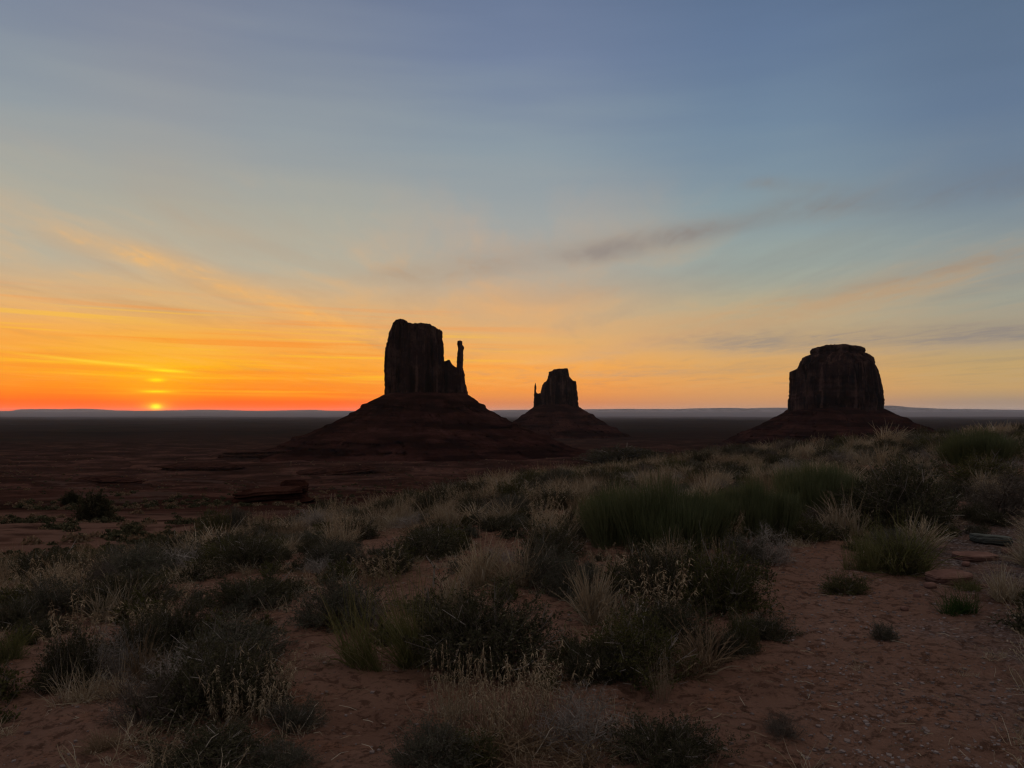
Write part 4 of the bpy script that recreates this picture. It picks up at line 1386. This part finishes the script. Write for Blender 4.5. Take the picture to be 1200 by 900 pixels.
# ------------------------------------------------------------------ stuff: grass between the plants, scrub in the valley, gravel
def scatter_mesh(name, geos, pts, mats):
    """pts: (x, y, z, scale, rot, geo index) -> one mesh"""
    Vs, Fs, Rs, Ms, off = [], [], [], [], 0
    for x, y, z, s, a, gi in pts:
        V, F, r, mi = geos[gi]
        c, sn = math.cos(a) * s, math.sin(a) * s
        W_ = np.stack([V[:, 0] * c - V[:, 1] * sn + x, V[:, 0] * sn + V[:, 1] * c + y, V[:, 2] * s + z], -1)
        Vs.append(W_); Fs.append(F + off); Rs.append(r); Ms.append(mi)
        off += len(V)
    return make_mesh(name, np.concatenate(Vs), np.concatenate(Fs), np.concatenate(Rs), mats, np.concatenate(Ms))


def reroll(geo, mi):
    V, F, r, m = geo
    return V, F, r, np.full(len(F), mi)


g_small = [reroll(tuft_geo(400 + i, 46, .20, .07, 1.0, .0018, .1, .4), 0) for i in range(4)] + [reroll(tuft_geo(410 + i, 60, .14, .09, 1.2, .0018, .0, .5), 1) for i in range(3)] \
    + [reroll(tuft_geo(420 + i, 150, .36, .10, .9, .0022, .15, .4), 0) for i in range(3)]
pts = []
tries = 0
while len(pts) < 4600 and tries < 90000:
    tries += 1
    y = 3.2 + 27 * rng.random() ** .7
    x = y * rng.uniform(-.74, .74)
    yc = float(np.interp(x, CX, CY))
    if y > yc + 5:
        continue
    px, py, _ = project(x, y, float(height(x, y)))
    bare = any(inside(px, py, b) for b in BARE)
    if bare and rng.random() > .07:
        continue
    dens = float(fbm(x / 1.6, y / 1.6, 91, 3))
    if dens < -.05 and not (y > yc - 7 and rng.random() < .7) and rng.random() < .85:
        continue
    gi = rng.randrange(7) if y < yc - 8 else rng.choice((0, 1, 2, 3, 4, 5, 0, 1, 7, 8))
    if bare:
        gi = rng.randrange(7)
    pts.append((x, y, float(height(x, y)), rng.uniform(.5, 1.15) * (.6 if bare else 1), rng.uniform(0, 6.28), gi))
g_lit = np.random.default_rng(777)
nl_ = 2600
ly = 3.0 + 12 * g_lit.random(nl_) ** 1.3
lx = ly * g_lit.uniform(-.74, .74, nl_)
lz = height(lx, ly) + .006
la = g_lit.uniform(0, 6.28, nl_)
ll = g_lit.uniform(.02, .13, nl_)
lc = np.stack([lx, ly, lz], -1)
lu = np.stack([np.cos(la), np.sin(la), g_lit.normal(size=nl_) * .12], -1) * ll[:, None] / 2
LP = np.stack([lc - lu, lc + np.stack([0 * lx, 0 * lx, ll * .05], -1) + g_lit.normal(size=(nl_, 3)) * .004, lc + lu], 1)
V_, F_, r_ = ribbons(LP, np.tile(np.array([.0016, .002, .0012]), (nl_, 1)), unit(g_lit.normal(size=(nl_, 3))), g_lit.uniform(0, 1, nl_))
litter_geo = (V_, F_, r_, (g_lit.random(nl_) < .4).astype(int).repeat(2))
g_small.append(litter_geo)
pts.append((0, 0, 0, 1.0, 0.0, len(g_small) - 1))
o = link('dry_grass', scatter_mesh('dry_grass', g_small, pts, [M['straw'], M['straw_brown']]))
tag(o, 'thin dry grass growing between the shrubs and tufts of the hill', 'grass', kind='stuff')

# the many shrublets too small to single out
g_low = []
for i in range(6):
    st, tw, lf, dd = shrub_geo(450 + i, .34, .15, 34, 7, .010, 8, .3, .5)
    V, F, r, mi = join((st, 0), (tw, 0), (lf, 1 + i % 3), (dd, 0))
    g_low.append((V, F, r, mi))
pts2 = []
tries = 0
while len(pts2) < 420 and tries < 30000:
    tries += 1
    y = 3.6 + 22 * rng.random() ** .8
    x = y * rng.uniform(-.74, .74)
    if y > float(np.interp(x, CX, CY)) + 2:
        continue
    z = float(height(x, y))
    px, py, _ = project(x, y, z)
    if any(inside(px, py, b) for b in BARE) and rng.random() > .04:
        continue
    if not clear(x, y, .08, .7):
        continue
    pts2.append((x, y, z - .01, rng.uniform(.5, 1.25), rng.uniform(0, 6.28), rng.randrange(6)))
o = link('ground_cover', scatter_mesh('ground_cover', g_low, pts2, [M['twig'], M['sage'], M['olive'], M['sage_grey']]))
tag(o, 'tiny low shrublets and sprouts between the shrubs of the hill', 'ground cover', kind='stuff')

# valley scrub: dark low plants from the foot of the hill out to the plain
g_scrub = []
for i in range(5):
    g = np.random.default_rng(500 + i)
    n = 70
    d = rand_dir(g, n, .6)
    d[:, 2] = np.abs(d[:, 2])
    c = d * np.array([.5, .5, .42]) * g.uniform(.45, 1.0, (n, 1))
    u = rand_dir(g, n) * .11
    v = unit(np.cross(u, rand_dir(g, n))) * .085
    V, F, r = quads(c, u, v, g.uniform(0, 1, n))
    g_scrub.append((V, F, r, np.full(len(F), i % 2, dtype=int)))
pts = []
tries = 0
while len(pts) < 5200 and tries < 60000:
    tries += 1
    y = 13 * (1500 / 13) ** rng.random()
    x = y * rng.uniform(-.78, .55 if y > 40 else .1)
    yc = float(np.interp(x, CX, CY))
    if y < yc + 1.5:
        continue
    if x > -4 and y < 120 and x > -.1 * y:
        continue
    dens = float(fbm(x / (8 + y * .08), y / (8 + y * .08), 55, 3))
    lim = .12 if y < 110 else -.1
    if dens < lim and rng.random() < .9:
        continue
    s = rng.uniform(.5, 1.3) * (1 + min(y, 700) / 420)
    if y < 45: s *= .62
    pts.append((x, y, float(height(x, y)) - .03, s, rng.uniform(0, 6.28), rng.randrange(5)))
o = link('scrub_vegetation', scatter_mesh('scrub_vegetation', g_scrub, pts, [M['sage'], M['straw_brown']]))
tag(o, 'dark low scrub dotted over the dunes and the valley floor', 'scrub', kind='stuff')

# gravel
g_st = []
for i in range(6):
    g = np.random.default_rng(600 + i)
    V = np.array([(x, y, z) for x in (-1, 1) for y in (-1, 1) for z in (-1, 1)], float) * np.array([.5, .4, .28]) + g.normal(size=(8, 3)) * .1
    F = np.array([(0, 1, 3, 2), (4, 6, 7, 5), (0, 4, 5, 1), (2, 3, 7, 6), (0, 2, 6, 4), (1, 5, 7, 3)])
    g_st.append((V, F, np.zeros(8), np.zeros(6, int)))
pts = []
for _ in range(20000):
    y = 3.0 + 9 * rng.random() ** 1.4
    x = y * rng.uniform(-.72, .74)
    wgt = 1.0 if (x * .9 - y * .28) > .2 else .13
    if rng.random() > wgt:
        continue
    s = .006 + .018 * rng.random() ** 4
    pts.append((x, y, float(height(x, y)) + s * .1, s, rng.uniform(0, 6.28), rng.randrange(6)))
o = link('gravel', scatter_mesh('gravel', g_st, pts, [M['gravel']]))
tag(o, 'small loose stones and grit on the red soil', 'gravel', kind='stuff')


# ------------------------------------------------------------------ rocks
def rock(name, sx, sy, sz, seed, mat, label, cat, px, py, rot=0, layers=0.0, group=None, sub=22, power=5.0, sink=.15):
    n = sub
    th = np.linspace(0, 2 * np.pi, n * 3, endpoint=False)
    ph = np.linspace(-1, 1, n)
    rings = []
    for p in ph:
        zc = math.copysign(abs(p) ** .7, p)
        rad = (1 - abs(zc) ** power) ** (1 / power)
        c, s = np.cos(th), np.sin(th)
        cu = np.sign(c) * np.abs(c) ** (2 / 3.4); su = np.sign(s) * np.abs(s) ** (2 / 3.4)
        k = 1 + .13 * fbm(c * 1.7 + 5, s * 1.7 + zc * .8, seed, 3) + .05 * fbm(c * 6 + 5, s * 6 + zc * 3, seed + 2, 3)
        if layers:
            k = k + layers * fbm(np.full_like(c, zc * 5), c * .5, seed + 7, 2)
        rings.append(np.stack([cu * rad * k * sx / 2, su * rad * k * sy / 2, np.full_like(c, zc * sz / 2) + sz * .07 * fbm(c * rad * 2, s * rad * 2, seed + 4, 3)], -1))
    V = np.array(rings)
    m, q = V.shape[:2]
    V = V.reshape(-1, 3)
    i, j = np.meshgrid(np.arange(m - 1), np.arange(q), indexing='ij')
    j2 = (j + 1) % q
    F = np.stack([i * q + j, i * q + j2, (i + 1) * q + j2, (i + 1) * q + j], -1).reshape(-1, 4)
    g = ground_at(px, py)
    o = link(name, make_mesh(name, V, F, None, [mat], None, False))
    k = 1 + sy * .4 / math.hypot(g[0], g[1])
    x, y = g[0] * k, g[1] * k
    o.location = (x, y, float(height(x, y)) + sz * (.5 - sink))
    o.rotation_euler = (rng.gauss(0, .04), rng.gauss(0, .04), rot)
    tag(o, label, cat, group)
    return o


rock('stone_slab', .42, .24, .10, 1, M['slab_grey'], 'grey-green flat stone slab, farthest back of the stones on the right', 'stone', 1161, 638, -.12, .05, 'stones on the sand', power=9)
rock('stone_slab', .44, .22, .07, 2, M['slab_red'], 'thin reddish slab lying between the grey slab and the red stone', 'stone', 1142, 658, .05, .06, 'stones on the sand', power=7)
rock('stone_slab', .38, .26, .12, 3, M['slab_red'], 'rounded red sandstone block with grass tufts in front of it', 'stone', 1112, 684, .15, .07, 'stones on the sand', power=4)
for px, py, w_, h_, lab, sd in ((318, 590, 86, 17, 'long dark rock ledge with a knob at its end, below the mitten butte', 4), (345, 586, 30, 22, 'dark rock knob standing at the right end of the long ledge', 5),
                                (236, 551, 96, 5, 'long thin dark ledge on the valley floor, left of the mitten butte foot', 8), (392, 556, 90, 5, 'low dark ledge under the foot of the mitten butte', 9),
                                (128, 566, 74, 4, 'thin broken ledge on the valley floor above the round juniper bush', 10), (300, 536, 80, 6, 'dark bench of rock at the left toe of the mitten butte', 11)):
    gx, gy, gz = ground_at(px, py)
    m_ = gy / FPX
    rock('rock_outcrop', w_ * m_, w_ * m_ * .55, h_ * m_ * 1.5, 40 + sd, M['ledge'], lab, 'rock outcrop', px, py, (0 if sd < 6 else .25 * math.sin(sd * 2.3)), .22, 'dark rock ledges below the hill', 26, 4.5, .3)

for q, (px, py, w_, h_) in enumerate(((1090, 690, 13, 7), (1132, 664, 10, 5), (1180, 650, 12, 6), (1075, 700, 8, 5), (1152, 690, 9, 5), (1196, 662, 11, 6), (1104, 700, 7, 4), (1060, 716, 9, 5))):
    m_ = ground_at(px, py)[1] / FPX
    rock('small_stone', w_ * m_, w_ * m_ * .8, h_ * m_ * 1.3, 70 + q, M['slab_red'], 'small reddish stone half buried in the sand near the slabs', 'stone', px, py, q * .7, 0, 'small stones near the slabs', 8, 3.0, .3)

# forked bare stick
g = ground_at(508, 688)
m_ = g[1] / FPX
SP = np.array([[(0, 0, -.03), (.4, .1, 11), (.9, 0, 22), (2.2, .2, 26.5)], [(.9, 0, 22), (-2, .3, 27), (-6, .2, 32), (-8.5, .4, 36)]], float)
SP = SP * np.array([m_, m_, m_ * 1.0])
V1 = ribbons(SP, np.array([[.011, .0095, .008, .005], [.008, .007, .006, .004]]), np.array([[1, .2, 0], [.6, .3, .6]]), np.array([.9, .95]))
V2 = ribbons(SP, np.array([[.011, .0095, .008, .005], [.008, .007, .006, .004]]), np.array([[-.2, 1, 0], [0, 1, .0]]), np.array([.9, .95]))
V, F, r, mi = join((V1, 0), (V2, 0))
o = link('dead_branch', make_mesh('dead_branch', V, F, r, [M['deadwood']], mi))
o.location = g
tag(o, 'bare forked pale stick standing upright in the sand', 'stick')

# ------------------------------------------------------------------ the air
def haze():
    x0, x1, y0, y1, z0, z1 = -93000, 93000, -93000, 93000, GROUND_MIN - 1.0, 215.0
    V = [(x, y, z) for x in (x0, x1) for y in (y0, y1) for z in (z0, z1)]
    F = [(0, 1, 3, 2), (4, 6, 7, 5), (0, 4, 5, 1), (2, 3, 7, 6), (0, 2, 6, 4), (1, 5, 7, 3)]
    m = bpy.data.materials.new('haze_air')
    m.use_nodes = True
    k = NT(m.node_tree)
    for n in list(k.n):
        k.n.remove(n)
    out = k.n.new('ShaderNodeOutputMaterial')
    pv = k.n.new('ShaderNodeVolumePrincipled')
    pv.inputs['Color'].default_value = (*HAZE_COLOR, 1)
    pv.inputs['Density'].default_value = HAZE_DENSITY
    pv.inputs['Anisotropy'].default_value = 0.4
    k.l.new(pv.outputs[0], out.inputs['Volume'])
    o = link('haze', make_mesh('haze', V, F, None, [m]))
    tag(o, 'thin blue haze over the whole valley', 'haze', kind='stuff')


haze()
print('plants', len(L), 'fill', len(fill), n_tuft, n_shrub, 'labelled', len(labels))
